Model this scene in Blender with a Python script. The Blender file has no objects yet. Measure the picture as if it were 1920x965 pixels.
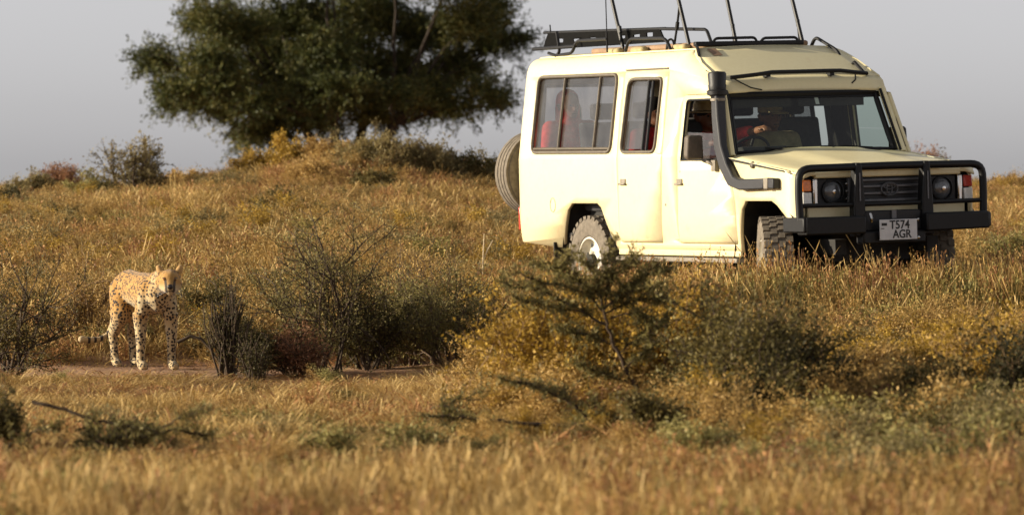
import bpy, bmesh, math, random
import numpy as np
from mathutils import Vector, Matrix, noise
from mathutils.geometry import tessellate_polygon

rad = math.radians
SC = bpy.context.scene
COL = SC.collection

# ------------------------------------------------------------------ camera, sky, sun, exposure
CAMZ = 1.6
FPX = 9120.0                      # focal length in photograph pixels (1920 wide)
cam = bpy.data.cameras.new('camera')
cam.sensor_width = 36.0
cam.lens = 36.0 * FPX / 1920.0
cam.shift_y = -172.5 / 1920.0
cam.clip_start = 0.5
cam.clip_end = 6000
cam.dof.use_dof = True
cam.dof.focus_distance = 37.5
cam.dof.aperture_fstop = 3.9
camo = bpy.data.objects.new('camera', cam)
COL.objects.link(camo)
camo.location = (0, 0, CAMZ)
camo.rotation_euler = (rad(90), 0, 0)
SC.camera = camo

SUN_EL = rad(14)
SUN_DIR = Vector((-1.0, -0.06, 0)).normalized() * math.cos(SUN_EL) + Vector((0, 0, math.sin(SUN_EL)))
world = bpy.data.worlds.new('World')
SC.world = world
world.use_nodes = True
wn = world.node_tree
bg = wn.nodes['Background']
sky = wn.nodes.new('ShaderNodeTexSky')
sky.sky_type = 'NISHITA'
sky.sun_disc = False
sky.sun_elevation = SUN_EL
sky.sun_rotation = math.atan2(SUN_DIR.x, SUN_DIR.y)
sky.air_density = 0.8
sky.dust_density = 0.6
sky.ozone_density = 1.6
hs = wn.nodes.new('ShaderNodeHueSaturation')
hs.inputs['Saturation'].default_value = 0.08
wn.links.new(sky.outputs[0], hs.inputs['Color'])
tn = wn.nodes.new('ShaderNodeMixRGB'); tn.blend_type = 'MULTIPLY'; tn.inputs[0].default_value = 1.0
tn.inputs[2].default_value = (1.0, 0.985, 1.02, 1)          # dusty air: a faint mauve cast
wn.links.new(hs.outputs[0], tn.inputs[1])
wn.links.new(tn.outputs[0], bg.inputs['Color'])
bg.inputs['Strength'].default_value = 0.086

sun = bpy.data.lights.new('sun', 'SUN')
sun.energy = 5.0
sun.angle = rad(0.5)
sun.color = (1.0, 0.87, 0.66)
suno = bpy.data.objects.new('sun', sun)
COL.objects.link(suno)
suno.rotation_euler = SUN_DIR.to_track_quat('Z', 'Y').to_euler()
suno.location = (-20, 0, 30)
vs = SC.view_settings
vs.view_transform = 'Standard'
vs.look = 'None'
vs.exposure = 0.80
vs.gamma = 1.0
vs.use_curve_mapping = False

# ------------------------------------------------------------------ materials
def new_mat(name):
    m = bpy.data.materials.new(name)
    m.use_nodes = True
    nt = m.node_tree
    return m, nt, nt.nodes['Principled BSDF']

def ramp(nt, stops, fac=None):
    r = nt.nodes.new('ShaderNodeValToRGB')
    while len(r.color_ramp.elements) < len(stops):
        r.color_ramp.elements.new(0.5)
    for e, (p, c) in zip(r.color_ramp.elements, stops):
        e.position = p
        e.color = (c[0], c[1], c[2], 1)
    if fac is not None:
        nt.links.new(fac, r.inputs[0])
    return r

def noise_node(nt, scale, detail=4, rough=0.55, vec=None):
    n = nt.nodes.new('ShaderNodeTexNoise')
    n.inputs['Scale'].default_value = scale
    n.inputs['Detail'].default_value = detail
    n.inputs['Roughness'].default_value = rough
    if vec is not None:
        nt.links.new(vec, n.inputs['Vector'])
    return n

def simple(name, col, rough=0.5, metal=0.0, var=0.25, scale=14.0, bump=0.0, spec=0.5):
    m, nt, b = new_mat(name)
    tc = nt.nodes.new('ShaderNodeTexCoord')
    n = noise_node(nt, scale, 5, 0.6, tc.outputs['Object'])
    lo = [c * (1 - var) for c in col]
    hi = [min(1, c * (1 + var)) for c in col]
    r = ramp(nt, [(0.3, lo), (0.7, hi)], n.outputs['Fac'])
    nt.links.new(r.outputs[0], b.inputs['Base Color'])
    b.inputs['Roughness'].default_value = rough
    b.inputs['Metallic'].default_value = metal
    b.inputs['Specular IOR Level'].default_value = spec
    if bump:
        bp = nt.nodes.new('ShaderNodeBump')
        bp.inputs['Strength'].default_value = bump
        bp.inputs['Distance'].default_value = 0.01
        nt.links.new(n.outputs['Fac'], bp.inputs['Height'])
        nt.links.new(bp.outputs[0], b.inputs['Normal'])
    return m

M = {}
def paint_mat():
    m, nt, b = new_mat('cream_paint')
    tc = nt.nodes.new('ShaderNodeTexCoord')
    n1 = noise_node(nt, 1.6, 5, 0.6, tc.outputs['Object'])
    n2 = noise_node(nt, 30, 6, 0.7, tc.outputs['Object'])
    sep = nt.nodes.new('ShaderNodeSeparateXYZ')
    nt.links.new(tc.outputs['Object'], sep.inputs[0])
    mr = nt.nodes.new('ShaderNodeMapRange')           # road dust clings to the lower body
    mr.inputs['From Min'].default_value = 1.25
    mr.inputs['From Max'].default_value = 0.45
    nt.links.new(sep.outputs['Z'], mr.inputs['Value'])
    mul = nt.nodes.new('ShaderNodeMath'); mul.operation = 'MULTIPLY'
    nt.links.new(mr.outputs[0], mul.inputs[0]); nt.links.new(n1.outputs['Fac'], mul.inputs[1])
    base = ramp(nt, [(0.25, (0.73, 0.645, 0.375)), (0.75, (0.79, 0.715, 0.435))], n2.outputs['Fac'])
    mix = nt.nodes.new('ShaderNodeMixRGB')
    mix.inputs[2].default_value = (0.60, 0.45, 0.25, 1)
    n4 = noise_node(nt, 7, 8, 0.75, tc.outputs['Object'])
    sm_ = ramp(nt, [(0.56, (0, 0, 0)), (0.72, (0.45, 0.45, 0.45))], n4.outputs['Fac'])
    am_ = nt.nodes.new('ShaderNodeMath'); am_.operation = 'ADD'; am_.use_clamp = True
    nt.links.new(mul.outputs[0], am_.inputs[0]); nt.links.new(sm_.outputs[0], am_.inputs[1])
    rr_ = ramp(nt, [(0.3, (0.35,) * 3), (0.7, (0.62,) * 3)], n1.outputs['Fac']); nt.links.new(rr_.outputs[0], b.inputs['Roughness'])
    nt.links.new(am_.outputs[0], mix.inputs[0]); nt.links.new(base.outputs[0], mix.inputs[1])
    nt.links.new(mix.outputs[0], b.inputs['Base Color'])
    b.inputs['Coat Weight'].default_value = 0.25
    b.inputs['Coat Roughness'].default_value = 0.25
    return m
M['paint'] = paint_mat()
M['black'] = simple('black_steel', (0.006, 0.006, 0.0065), 0.5, 0.0, 0.3, 40, 0.0, 0.3)
M['matt'] = simple('matt_black', (0.005, 0.005, 0.005), 0.85, 0.0, 0.3, 40, 0.0, 0.08)
M['plastic'] = simple('black_plastic', (0.012, 0.012, 0.013), 0.5, 0.0, 0.3, 60, 0.1, 0.35)
M['snork'] = simple('grey_black_plastic', (0.030, 0.030, 0.034), 0.55, 0.0, 0.2, 60, 0.1, 0.35)
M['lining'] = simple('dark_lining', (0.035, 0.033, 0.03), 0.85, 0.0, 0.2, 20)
M['chassis'] = simple('chassis_black', (0.02, 0.018, 0.016), 0.8, 0.0, 0.4, 12)
M['dustymet'] = simple('dusty_grey_metal', (0.22, 0.19, 0.15), 0.6, 0.3, 0.25, 20)
M['gasket'] = simple('window_gasket', (0.10, 0.08, 0.055), 0.6, 0.0, 0.3, 30)
M['chrome'] = simple('dull_chrome', (0.62, 0.60, 0.57), 0.22, 1.0, 0.1, 20)
M['grille'] = simple('grille_grey', (0.10, 0.10, 0.105), 0.4, 0.3, 0.2, 20)
M['tyre'] = simple('dusty_tyre', (0.15, 0.125, 0.095), 0.9, 0.0, 0.35, 24, 0.2)
M['rim'] = simple('white_rim', (0.62, 0.58, 0.48), 0.5, 0.0, 0.2, 16)
M['plate'] = simple('plate_white', (0.55, 0.55, 0.55), 0.5, 0.0, 0.08, 20)
M['ink'] = simple('plate_ink', (0.012, 0.012, 0.012), 0.6)
M['amber'] = simple('amber_lens', (0.75, 0.20, 0.02), 0.2, 0.0, 0.2, 60)
M['redlens'] = simple('red_lens', (0.45, 0.05, 0.03), 0.25, 0.0, 0.2, 60)
M['clearlens'] = simple('clear_lens', (0.72, 0.70, 0.64), 0.15, 0.0, 0.15, 60)
M['lampglass'] = simple('headlight_glass', (0.08, 0.085, 0.09), 0.08, 0.0, 0.4, 30, 0.2, 0.8)
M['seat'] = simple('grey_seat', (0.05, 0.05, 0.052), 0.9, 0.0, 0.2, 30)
M['white'] = simple('white_sticker', (0.6, 0.6, 0.58), 0.5, 0.0, 0.1, 20)
M['redshirt'] = simple('red_cloth', (0.72, 0.050, 0.045), 0.85, 0.0, 0.3, 25)
M['khaki'] = simple('khaki_cloth', (0.36, 0.29, 0.15), 0.85, 0.0, 0.2, 25)
M['straw'] = simple('pale_straw', (0.55, 0.44, 0.27), 0.85, 0.0, 0.2, 25)
M['darkcloth'] = simple('dark_cloth', (0.03, 0.032, 0.04), 0.9, 0.0, 0.2, 25)
M['skin'] = simple('brown_skin', (0.20, 0.085, 0.04), 0.55, 0.0, 0.15, 20)
M['hair'] = simple('black_hair', (0.012, 0.01, 0.009), 0.8, 0.0, 0.2, 50)
M['mirror'] = simple('dusty_mirror_back', (0.10, 0.078, 0.058), 0.6, 0.0, 0.3, 20)
M['rust'] = simple('brown_crate', (0.24, 0.15, 0.09), 0.8, 0.0, 0.3, 12)

def glass_mat(name, tint, film, filmcol):
    """thin automotive glass: tinted see-through, a dusty film and a mirror layer by angle."""
    m = bpy.data.materials.new(name)
    m.use_nodes = True
    nt = m.node_tree
    nt.nodes.clear()
    out = nt.nodes.new('ShaderNodeOutputMaterial')
    tr = nt.nodes.new('ShaderNodeBsdfTransparent'); tr.inputs[0].default_value = (*tint, 1)
    di = nt.nodes.new('ShaderNodeBsdfDiffuse'); di.inputs[0].default_value = (*filmcol, 1)
    gl = nt.nodes.new('ShaderNodeBsdfGlossy'); gl.inputs['Roughness'].default_value = 0.03
    lw = nt.nodes.new('ShaderNodeLayerWeight'); lw.inputs[0].default_value = 0.5
    pw = nt.nodes.new('ShaderNodeMath'); pw.operation = 'POWER'; pw.inputs[1].default_value = 5.0
    fr = nt.nodes.new('ShaderNodeMath'); fr.operation = 'MULTIPLY_ADD'; fr.inputs[1].default_value = 0.93; fr.inputs[2].default_value = 0.06
    nt.links.new(lw.outputs['Facing'], pw.inputs[0]); nt.links.new(pw.outputs[0], fr.inputs[0])
    tc = nt.nodes.new('ShaderNodeTexCoord')
    n = noise_node(nt, 5, 5, 0.6, tc.outputs['Object'])
    r = ramp(nt, [(0.3, (film * 0.6,) * 3), (0.7, (film * 1.4,) * 3)], n.outputs['Fac'])
    a = nt.nodes.new('ShaderNodeMixShader'); c = nt.nodes.new('ShaderNodeMixShader')
    nt.links.new(r.outputs[0], a.inputs[0]); nt.links.new(tr.outputs[0], a.inputs[1]); nt.links.new(di.outputs[0], a.inputs[2])
    nt.links.new(fr.outputs[0], c.inputs[0]); nt.links.new(a.outputs[0], c.inputs[1]); nt.links.new(gl.outputs[0], c.inputs[2])
    nt.links.new(c.outputs[0], out.inputs[0])
    return m
M['tint'] = glass_mat('tinted_glass', (0.60, 0.60, 0.61), 0.12, (0.30, 0.29, 0.28))  # grey film colour stands in for reflected sky as well as dust
M['clear'] = glass_mat('green_glass', (0.72, 0.80, 0.76), 0.012, (0.3, 0.3, 0.28))

def leaf_mat(name, c0, c1, c2, trans=0.22, patch=1.3, objrand=False, rough=0.6):
    """plant colours vary by leaf ('tint') and by patches in space; thin leaves let some light through."""
    m = bpy.data.materials.new(name)
    m.use_nodes = True
    nt = m.node_tree
    nt.nodes.clear()
    out = nt.nodes.new('ShaderNodeOutputMaterial')
    at = nt.nodes.new('ShaderNodeAttribute'); at.attribute_name = 'tint'
    geo = nt.nodes.new('ShaderNodeNewGeometry')
    n = noise_node(nt, patch, 3, 0.6, geo.outputs['Position'])
    add = nt.nodes.new('ShaderNodeMath'); add.operation = 'MULTIPLY_ADD'
    nt.links.new(n.outputs['Fac'], add.inputs[0]); add.inputs[1].default_value = 1.1
    sub = nt.nodes.new('ShaderNodeMath'); sub.operation = 'MULTIPLY_ADD'
    nt.links.new(at.outputs['Fac'], sub.inputs[0]); sub.inputs[1].default_value = 0.55; sub.inputs[2].default_value = -0.32
    nt.links.new(sub.outputs[0], add.inputs[2])
    fac = add.outputs[0]
    if objrand:
        oi = nt.nodes.new('ShaderNodeObjectInfo')
        ad = nt.nodes.new('ShaderNodeMath'); ad.operation = 'MULTIPLY_ADD'
        nt.links.new(oi.outputs['Random'], ad.inputs[0]); ad.inputs[1].default_value = 0.5
        sh = nt.nodes.new('ShaderNodeMath'); sh.operation = 'ADD'; sh.inputs[1].default_value = -0.25
        nt.links.new(fac, sh.inputs[0]); nt.links.new(sh.outputs[0], ad.inputs[2])
        fac = ad.outputs[0]
    r = ramp(nt, [(0.12, c0), (0.5, c1), (0.88, c2)], fac)
    di = nt.nodes.new('ShaderNodeBsdfPrincipled')
    di.inputs['Roughness'].default_value = rough
    di.inputs['Specular IOR Level'].default_value = 0.25
    tl = nt.nodes.new('ShaderNodeBsdfTranslucent')
    mx = nt.nodes.new('ShaderNodeMixShader'); mx.inputs[0].default_value = trans
    nt.links.new(r.outputs[0], di.inputs['Base Color']); nt.links.new(r.outputs[0], tl.inputs[0])
    nt.links.new(di.outputs[0], mx.inputs[1]); nt.links.new(tl.outputs[0], mx.inputs[2])
    nt.links.new(mx.outputs[0], out.inputs[0])
    return m

M['bark'] = simple('grey_brown_bark', (0.10, 0.065, 0.04), 0.9, 0.0, 0.4, 30, 0.3)
M['treebark'] = simple('tree_bark', (0.032, 0.022, 0.014), 0.9, 0.0, 0.4, 30, 0.3)
M['darkbark'] = simple('dark_bark', (0.055, 0.034, 0.018), 0.9, 0.0, 0.4, 30, 0.3)
M['deadwood'] = simple('bleached_wood', (0.50, 0.40, 0.26), 0.85, 0.0, 0.25, 30, 0.2)
M['drystem'] = simple('dry_stem', (0.24, 0.15, 0.07), 0.9, 0.0, 0.3, 30)
M['l_tree'] = leaf_mat('acacia_leaf', (0.0273, 0.0359, 0.0095), (0.0651, 0.0764, 0.0181), (0.1785, 0.1515, 0.0399), 0.2, 0.5)
M['l_olive'] = leaf_mat('olive_leaf', (0.047, 0.0418, 0.013), (0.1232, 0.099, 0.03), (0.2688, 0.2035, 0.068), 0.34, 2.0)
M['l_spray'] = leaf_mat('spray_leaf', (0.078, 0.0684, 0.023), (0.18, 0.151, 0.05), (0.336, 0.2714, 0.098), 0.34, 2.0)
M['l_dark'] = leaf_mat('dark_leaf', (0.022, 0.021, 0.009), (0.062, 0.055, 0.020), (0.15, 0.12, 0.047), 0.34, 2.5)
M['l_yellow'] = leaf_mat('yellow_leaf', (0.176, 0.108, 0.02), (0.363, 0.2268, 0.035), (0.572, 0.3672, 0.06), 0.34, 2.2)
M['l_ochre'] = leaf_mat('ochre_leaf', (0.2033, 0.1218, 0.0366), (0.4065, 0.2552, 0.0783), (0.6217, 0.4176, 0.1463), 0.34, 1.6)
M['l_sage'] = leaf_mat('sage_leaf', (0.131, 0.1193, 0.0403), (0.2621, 0.2271, 0.0759), (0.4514, 0.3814, 0.138), 0.34, 2.0)
M['l_grey'] = leaf_mat('grey_green_leaf', (0.084, 0.0684, 0.03), (0.198, 0.1558, 0.064), (0.396, 0.3068, 0.125), 0.34, 2.4)
M['l_rust'] = leaf_mat('rusty_leaf', (0.1375, 0.06, 0.033), (0.275, 0.132, 0.066), (0.4537, 0.24, 0.121), 0.34, 2.0)
M['grass'] = leaf_mat('golden_grass', (0.1266, 0.0742, 0.0205), (0.3532, 0.2202, 0.0625), (0.6264, 0.416, 0.1348), 0.22, 0.9, True)
M['grasspale'] = leaf_mat('pale_grass', (0.1911, 0.1215, 0.044), (0.4204, 0.279, 0.1012), (0.6752, 0.4836, 0.198), 0.22, 0.9, True)
M['forb'] = leaf_mat('brown_forb', (0.1566, 0.07, 0.0278), (0.3289, 0.161, 0.0633), (0.5638, 0.294, 0.1139), 0.2, 0.9, True)
M['herb'] = leaf_mat('green_herb', (0.125, 0.1125, 0.032), (0.25, 0.2063, 0.06), (0.4125, 0.325, 0.1), 0.2, 1.2, True)

def ground_mat():
    m, nt, b = new_mat('savanna_soil')
    geo = nt.nodes.new('ShaderNodeNewGeometry')
    n1 = noise_node(nt, 0.7, 6, 0.65, geo.outputs['Position'])
    n2 = noise_node(nt, 14, 6, 0.7, geo.outputs['Position'])
    r1 = ramp(nt, [(0.35, (0.26, 0.140, 0.080)), (0.65, (0.43, 0.255, 0.14))], n1.outputs['Fac'])
    r2 = ramp(nt, [(0.3, (0.55, 0.5, 0.45)), (0.7, (1.15, 1.1, 1.0))], n2.outputs['Fac'])
    mx = nt.nodes.new('ShaderNodeMixRGB'); mx.blend_type = 'MULTIPLY'; mx.inputs[0].default_value = 0.9
    nt.links.new(r1.outputs[0], mx.inputs[1]); nt.links.new(r2.outputs[0], mx.inputs[2])
    nt.links.new(mx.outputs[0], b.inputs['Base Color'])
    b.inputs['Roughness'].default_value = 0.95
    bp = nt.nodes.new('ShaderNodeBump'); bp.inputs['Strength'].default_value = 0.6; bp.inputs['Distance'].default_value = 0.04
    nt.links.new(n2.outputs['Fac'], bp.inputs['Height']); nt.links.new(bp.outputs[0], b.inputs['Normal'])
    return m
M['ground'] = ground_mat()

# ------------------------------------------------------------------ object helpers
def link(o, parent=None):
    COL.objects.link(o)
    if parent is not None:
        o.parent = parent
    return o

def tag(o, label, cat, group=None):
    o['label'] = label
    o['category'] = cat
    if group:
        o['group'] = group
    return o

def thing(name, label, cat, loc=(0, 0, 0), rotz=0.0, group=None):
    o = bpy.data.objects.new(name, None)
    o.empty_display_size = 0.1
    o.location = loc
    o.rotation_euler = (0, 0, rotz)
    link(o)
    return tag(o, label, cat, group)

def mesh_obj(name, V, F, mat, parent=None, smooth=None, tint=None):
    me = bpy.data.meshes.new(name)
    me.from_pydata([tuple(v) for v in V], [], F)
    me.update()
    mats = mat if isinstance(mat, (list, tuple)) else [mat]
    for k in mats:
        me.materials.append(k)
    if smooth is not None:
        me.polygons.foreach_set('use_smooth', [True] * len(me.polygons))
        if smooth < 180:
            me.set_sharp_from_angle(angle=rad(smooth))
    o = bpy.data.objects.new(name, me)
    return link(o, parent)

def fast_mesh(name, V, quads, mat, tint=None, tris=None):
    """numpy arrays straight into a mesh: quads (n,4) and tris (n,3)."""
    me = bpy.data.meshes.new(name)
    nq = 0 if quads is None else len(quads)
    nt_ = 0 if tris is None else len(tris)
    me.vertices.add(len(V))
    me.vertices.foreach_set('co', np.asarray(V, np.float32).ravel())
    parts = []
    if nq: parts.append(np.asarray(quads, np.int32).ravel())
    if nt_: parts.append(np.asarray(tris, np.int32).ravel())
    loops = np.concatenate(parts)
    me.loops.add(len(loops))
    me.loops.foreach_set('vertex_index', loops)
    me.polygons.add(nq + nt_)
    start = np.concatenate([np.arange(nq) * 4, nq * 4 + np.arange(nt_) * 3]).astype(np.int32)
    me.polygons.foreach_set('loop_start', start)
    me.update(calc_edges=True)
    me.materials.append(mat)
    if tint is not None:
        a = me.attributes.new('tint', 'FLOAT', 'POINT')
        a.data.foreach_set('value', np.asarray(tint, np.float32))
    return me

class MB:
    """collects boxes, tubes, prisms and discs, then becomes ONE mesh object."""
    def __init__(s):
        s.V = []; s.F = []
    def add(s, V, F):
        n = len(s.V)
        s.V += [tuple(v) for v in V]
        s.F += [tuple(i + n for i in f) for f in F]
        return s
    def box(s, lo, hi, taper=None):
        x0, y0, z0 = lo; x1, y1, z1 = hi
        V = [(x0, y0, z0), (x1, y0, z0), (x1, y1, z0), (x0, y1, z0), (x0, y0, z1), (x1, y0, z1), (x1, y1, z1), (x0, y1, z1)]
        return s.add(V, [(0, 3, 2, 1), (4, 5, 6, 7), (0, 1, 5, 4), (1, 2, 6, 5), (2, 3, 7, 6), (3, 0, 4, 7)])
    def tube(s, pts, r, n=8, closed=False, caps=True):
        pts = [Vector(p) for p in pts]
        rs = r if isinstance(r, (list, tuple)) else [r] * len(pts)
        rings = []
        prev = None
        for i, p in enumerate(pts):
            if closed:
                t = (pts[(i + 1) % len(pts)] - pts[i - 1])
            else:
                t = pts[min(i + 1, len(pts) - 1)] - pts[max(i - 1, 0)]
            t.normalize()
            if prev is None:
                a = Vector((0, 0, 1)) if abs(t.z) < 0.9 else Vector((1, 0, 0))
            else:
                a = prev
            u = (a - t * a.dot(t))
            if u.length < 1e-5:
                u = t.orthogonal()
            u.normalize(); w = t.cross(u); prev = u
            rings.append([p + (u * math.cos(2 * math.pi * k / n) + w * math.sin(2 * math.pi * k / n)) * rs[i] for k in range(n)])
        V = [v for ring in rings for v in ring]
        F = []
        m = len(rings)
        for i in range(m if closed else m - 1):
            j = (i + 1) % m
            for k in range(n):
                F.append((i * n + k, i * n + (k + 1) % n, j * n + (k + 1) % n, j * n + k))
        if not closed and caps:
            F.append(tuple(reversed(range(n)))); F.append(tuple((m - 1) * n + k for k in range(n)))
        return s.add(V, F)
    def lathe(s, prof, axis='y', n=32, c=(0, 0, 0)):
        """prof: list of (radius, along-axis)"""
        V = []; F = []
        for r, h in prof:
            for k in range(n):
                a = 2 * math.pi * k / n
                p = (r * math.cos(a), r * math.sin(a))
                v = {'y': (p[0], h, p[1]), 'x': (h, p[0], p[1]), 'z': (p[0], p[1], h)}[axis]
                V.append((v[0] + c[0], v[1] + c[1], v[2] + c[2]))
        for i in range(len(prof) - 1):
            for k in range(n):
                F.append((i * n + k, i * n + (k + 1) % n, (i + 1) * n + (k + 1) % n, (i + 1) * n + k))
        return s.add(V, F)
    def prism(s, poly, y0, y1):
        """polygon in (x,z) extruded along y"""
        n = len(poly)
        V = [(x, y0, z) for x, z in poly] + [(x, y1, z) for x, z in poly]
        F = [tuple(range(n)), tuple(reversed(range(n, 2 * n)))]
        F += [(i, i + n, (i + 1) % n + n, (i + 1) % n) for i in range(n)]
        return s.add(V, F)
    def prism_x(s, poly, x0, x1):
        n = len(poly)
        V = [(x0, y, z) for y, z in poly] + [(x1, y, z) for y, z in poly]
        F = [tuple(range(n)), tuple(reversed(range(n, 2 * n)))]
        F += [(i, i + n, (i + 1) % n + n, (i + 1) % n) for i in range(n)]
        return s.add(V, F)
    def build(s, name, mat, parent=None, smooth=40, bevel=0.0, label=None):
        bm = bmesh.new()
        vs_ = [bm.verts.new(v) for v in s.V]
        for f in s.F:
            try:
                bm.faces.new([vs_[i] for i in f])
            except ValueError:
                pass
        bmesh.ops.recalc_face_normals(bm, faces=bm.faces[:])
        me = bpy.data.meshes.new(name)
        bm.to_mesh(me); bm.free()
        me.materials.append(mat)
        if smooth:
            me.polygons.foreach_set('use_smooth', [True] * len(me.polygons))
            me.set_sharp_from_angle(angle=rad(smooth))
        o = link(bpy.data.objects.new(name, me), parent)
        if bevel:
            b = o.modifiers.new('bevel', 'BEVEL'); b.width = bevel; b.segments = 2; b.limit_method = 'ANGLE'
        if label:
            o['label'] = label
        return o

def rounded(pts, r, n=4):
    """round the corners of a closed polygon (list of 2-D points)"""
    out = []
    m = len(pts)
    for i in range(m):
        p0, p, p1 = Vector(pts[i - 1]), Vector(pts[i]), Vector(pts[(i + 1) % m])
        rr = r[i] if isinstance(r, (list, tuple)) else r
        if rr <= 0:
            out.append(tuple(p)); continue
        a = (p0 - p); b = (p1 - p)
        ra = min(rr, a.length * 0.48); rb = min(rr, b.length * 0.48)
        A = p + a.normalized() * ra; B = p + b.normalized() * rb
        for k in range(n + 1):
            t = k / n
            q = A * (1 - t) ** 2 + p * 2 * t * (1 - t) + B * t ** 2
            out.append((q.x, q.y))
    return out

def fillet(pts, r, n=4):
    """round the inner corners of an open 3-D path"""
    P = [Vector(p) for p in pts]
    out = [P[0]]
    for i in range(1, len(P) - 1):
        a = P[i - 1] - P[i]; b = P[i + 1] - P[i]
        ra = min(r, a.length * 0.48); rb = min(r, b.length * 0.48)
        A = P[i] + a.normalized() * ra; B = P[i] + b.normalized() * rb
        for k in range(n + 1):
            t = k / n
            out.append(A * (1 - t) ** 2 + P[i] * 2 * t * (1 - t) + B * t ** 2)
    out.append(P[-1])
    return out

# ------------------------------------------------------------------ terrain
def lerp_tab(tab, y):
    if y <= tab[0][0]: return tab[0][1]
    for (a, za), (b, zb) in zip(tab, tab[1:]):
        if y <= b:
            t = (y - a) / (b - a)
            return za + (zb - za) * t
    return tab[-1][1]
TA = [(-3000, -3), (0, -1.62), (15, -1.55), (21, -1.5), (30, -1.5), (35.8, -1.49), (38, -1.36), (42, -1.12), (48, -0.84), (55, -0.60), (60, -0.50), (64, -0.48), (72, -0.52), (95, -0.6), (200, -1.5), (3500, -20)]
TB = [(-3000, -3), (0, -1.62), (15, -1.55), (21, -1.5), (30, -1.5), (34.5, -1.46), (36.2, -1.33), (37.6, -1.20), (43, -1.19), (48, -0.95), (55, -0.64), (60, -0.46), (64, -0.42), (72, -0.46), (95, -0.5), (200, -1.5), (3500, -20)]
def ground(x, y):
    t = min(1, max(0, (x + 1.3) / 1.5)); t = t * t * (3 - 2 * t)
    z = lerp_tab(TA, y) * (1 - t) + lerp_tab(TB, y) * t
    z += 0.52 * math.exp(-((x + 1.95) / 1.75) ** 2 - ((y - 61) / 5) ** 2)       # the mound below the acacia
    if 10 < y < 130:
        oncar = 1 if (0 < x < 4.2 and 37.5 < y < 43) else 0
        z += (0.015 if oncar else 0.05) * noise.noise(Vector((x * 0.8, y * 0.5, 0)))
        z += (0.0 if oncar else 0.02) * noise.noise(Vector((x * 2.3, y * 2.3, 5)))
    w = math.exp(-(((x + 2.68) / 0.8) ** 2 + ((y - 35.8) / 0.85) ** 2) ** 2)     # trodden level spot on the bare strip
    z += (-1.492 - z) * w
    return z + CAMZ

def at(px, d):
    """a point on the ground: pixel column of the photograph at a distance in metres"""
    x = (px - 960) * d / FPX
    return Vector((x, d, ground(x, d)))

def build_ground():
    xs = np.concatenate([-np.geomspace(3000, 16, 16), np.arange(-15, 15.01, 0.25), np.geomspace(16, 3000, 16)])
    ys = np.concatenate([[-3000, -800, -200, -60, -20, 0, 6], np.arange(10, 80, 0.3), np.geomspace(80, 3400, 26)])
    V = [(x, y, ground(x, y)) for y in ys for x in xs]
    nx = len(xs)
    I = np.arange(len(xs) * len(ys)).reshape(len(ys), nx)
    Q = np.stack([I[:-1, :-1], I[:-1, 1:], I[1:, 1:], I[1:, :-1]], -1).reshape(-1, 4)
    me = fast_mesh('ground', np.array(V), Q, M['ground'])
    me.polygons.foreach_set('use_smooth', [True] * len(me.polygons))
    o = link(bpy.data.objects.new('ground', me))
    o['kind'] = 'structure'
    return o
build_ground()

# ------------------------------------------------------------------ safari vehicle
CAR_POS = Vector((1.42450903, 41.6689183, -1.19413988 + CAMZ))
def rot_car(yaw, pitch, roll):
    return (Matrix.Rotation(yaw, 3, 'Z') @ Matrix.Rotation(pitch, 3, 'Y') @ Matrix.Rotation(roll, 3, 'X'))
CAR_R = rot_car(-1.11701072, -0.00654952, 0.02617994)
car = thing('safari_vehicle', 'cream four wheel drive safari vehicle with roof rack, black snorkel and bull bar', 'safari car', CAR_POS)
car.rotation_euler = CAR_R.to_euler()
CAR_INV = CAR_R.transposed()
def to_car(p):
    return CAR_INV @ (Vector(p) - CAR_POS)

BELT = 1.28
def side_y(x, z):
    """half width of the body at length x, height z: tucked sill, tumblehome, rounded cant rail"""
    if z < 0.78:
        y = 0.845 - 0.035 * ((0.78 - z) / 0.3) ** 2
    elif z < BELT:
        y = 0.845
    elif z < 2.0:
        y = 0.845 - 0.1375 * (z - BELT)
    else:
        t = min(1, (z - 2.0) / 0.15)
        y = 0.746 - 0.0206 * t - 0.10 * (1 - math.sqrt(max(0, 1 - t * t)))
    if x > 3.42:
        y -= 0.075 * ((x - 3.42) / 0.16) ** 2
    if x < -1.25:
        y -= 0.05 * ((-1.25 - x) / 0.15) ** 2
    return y

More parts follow.
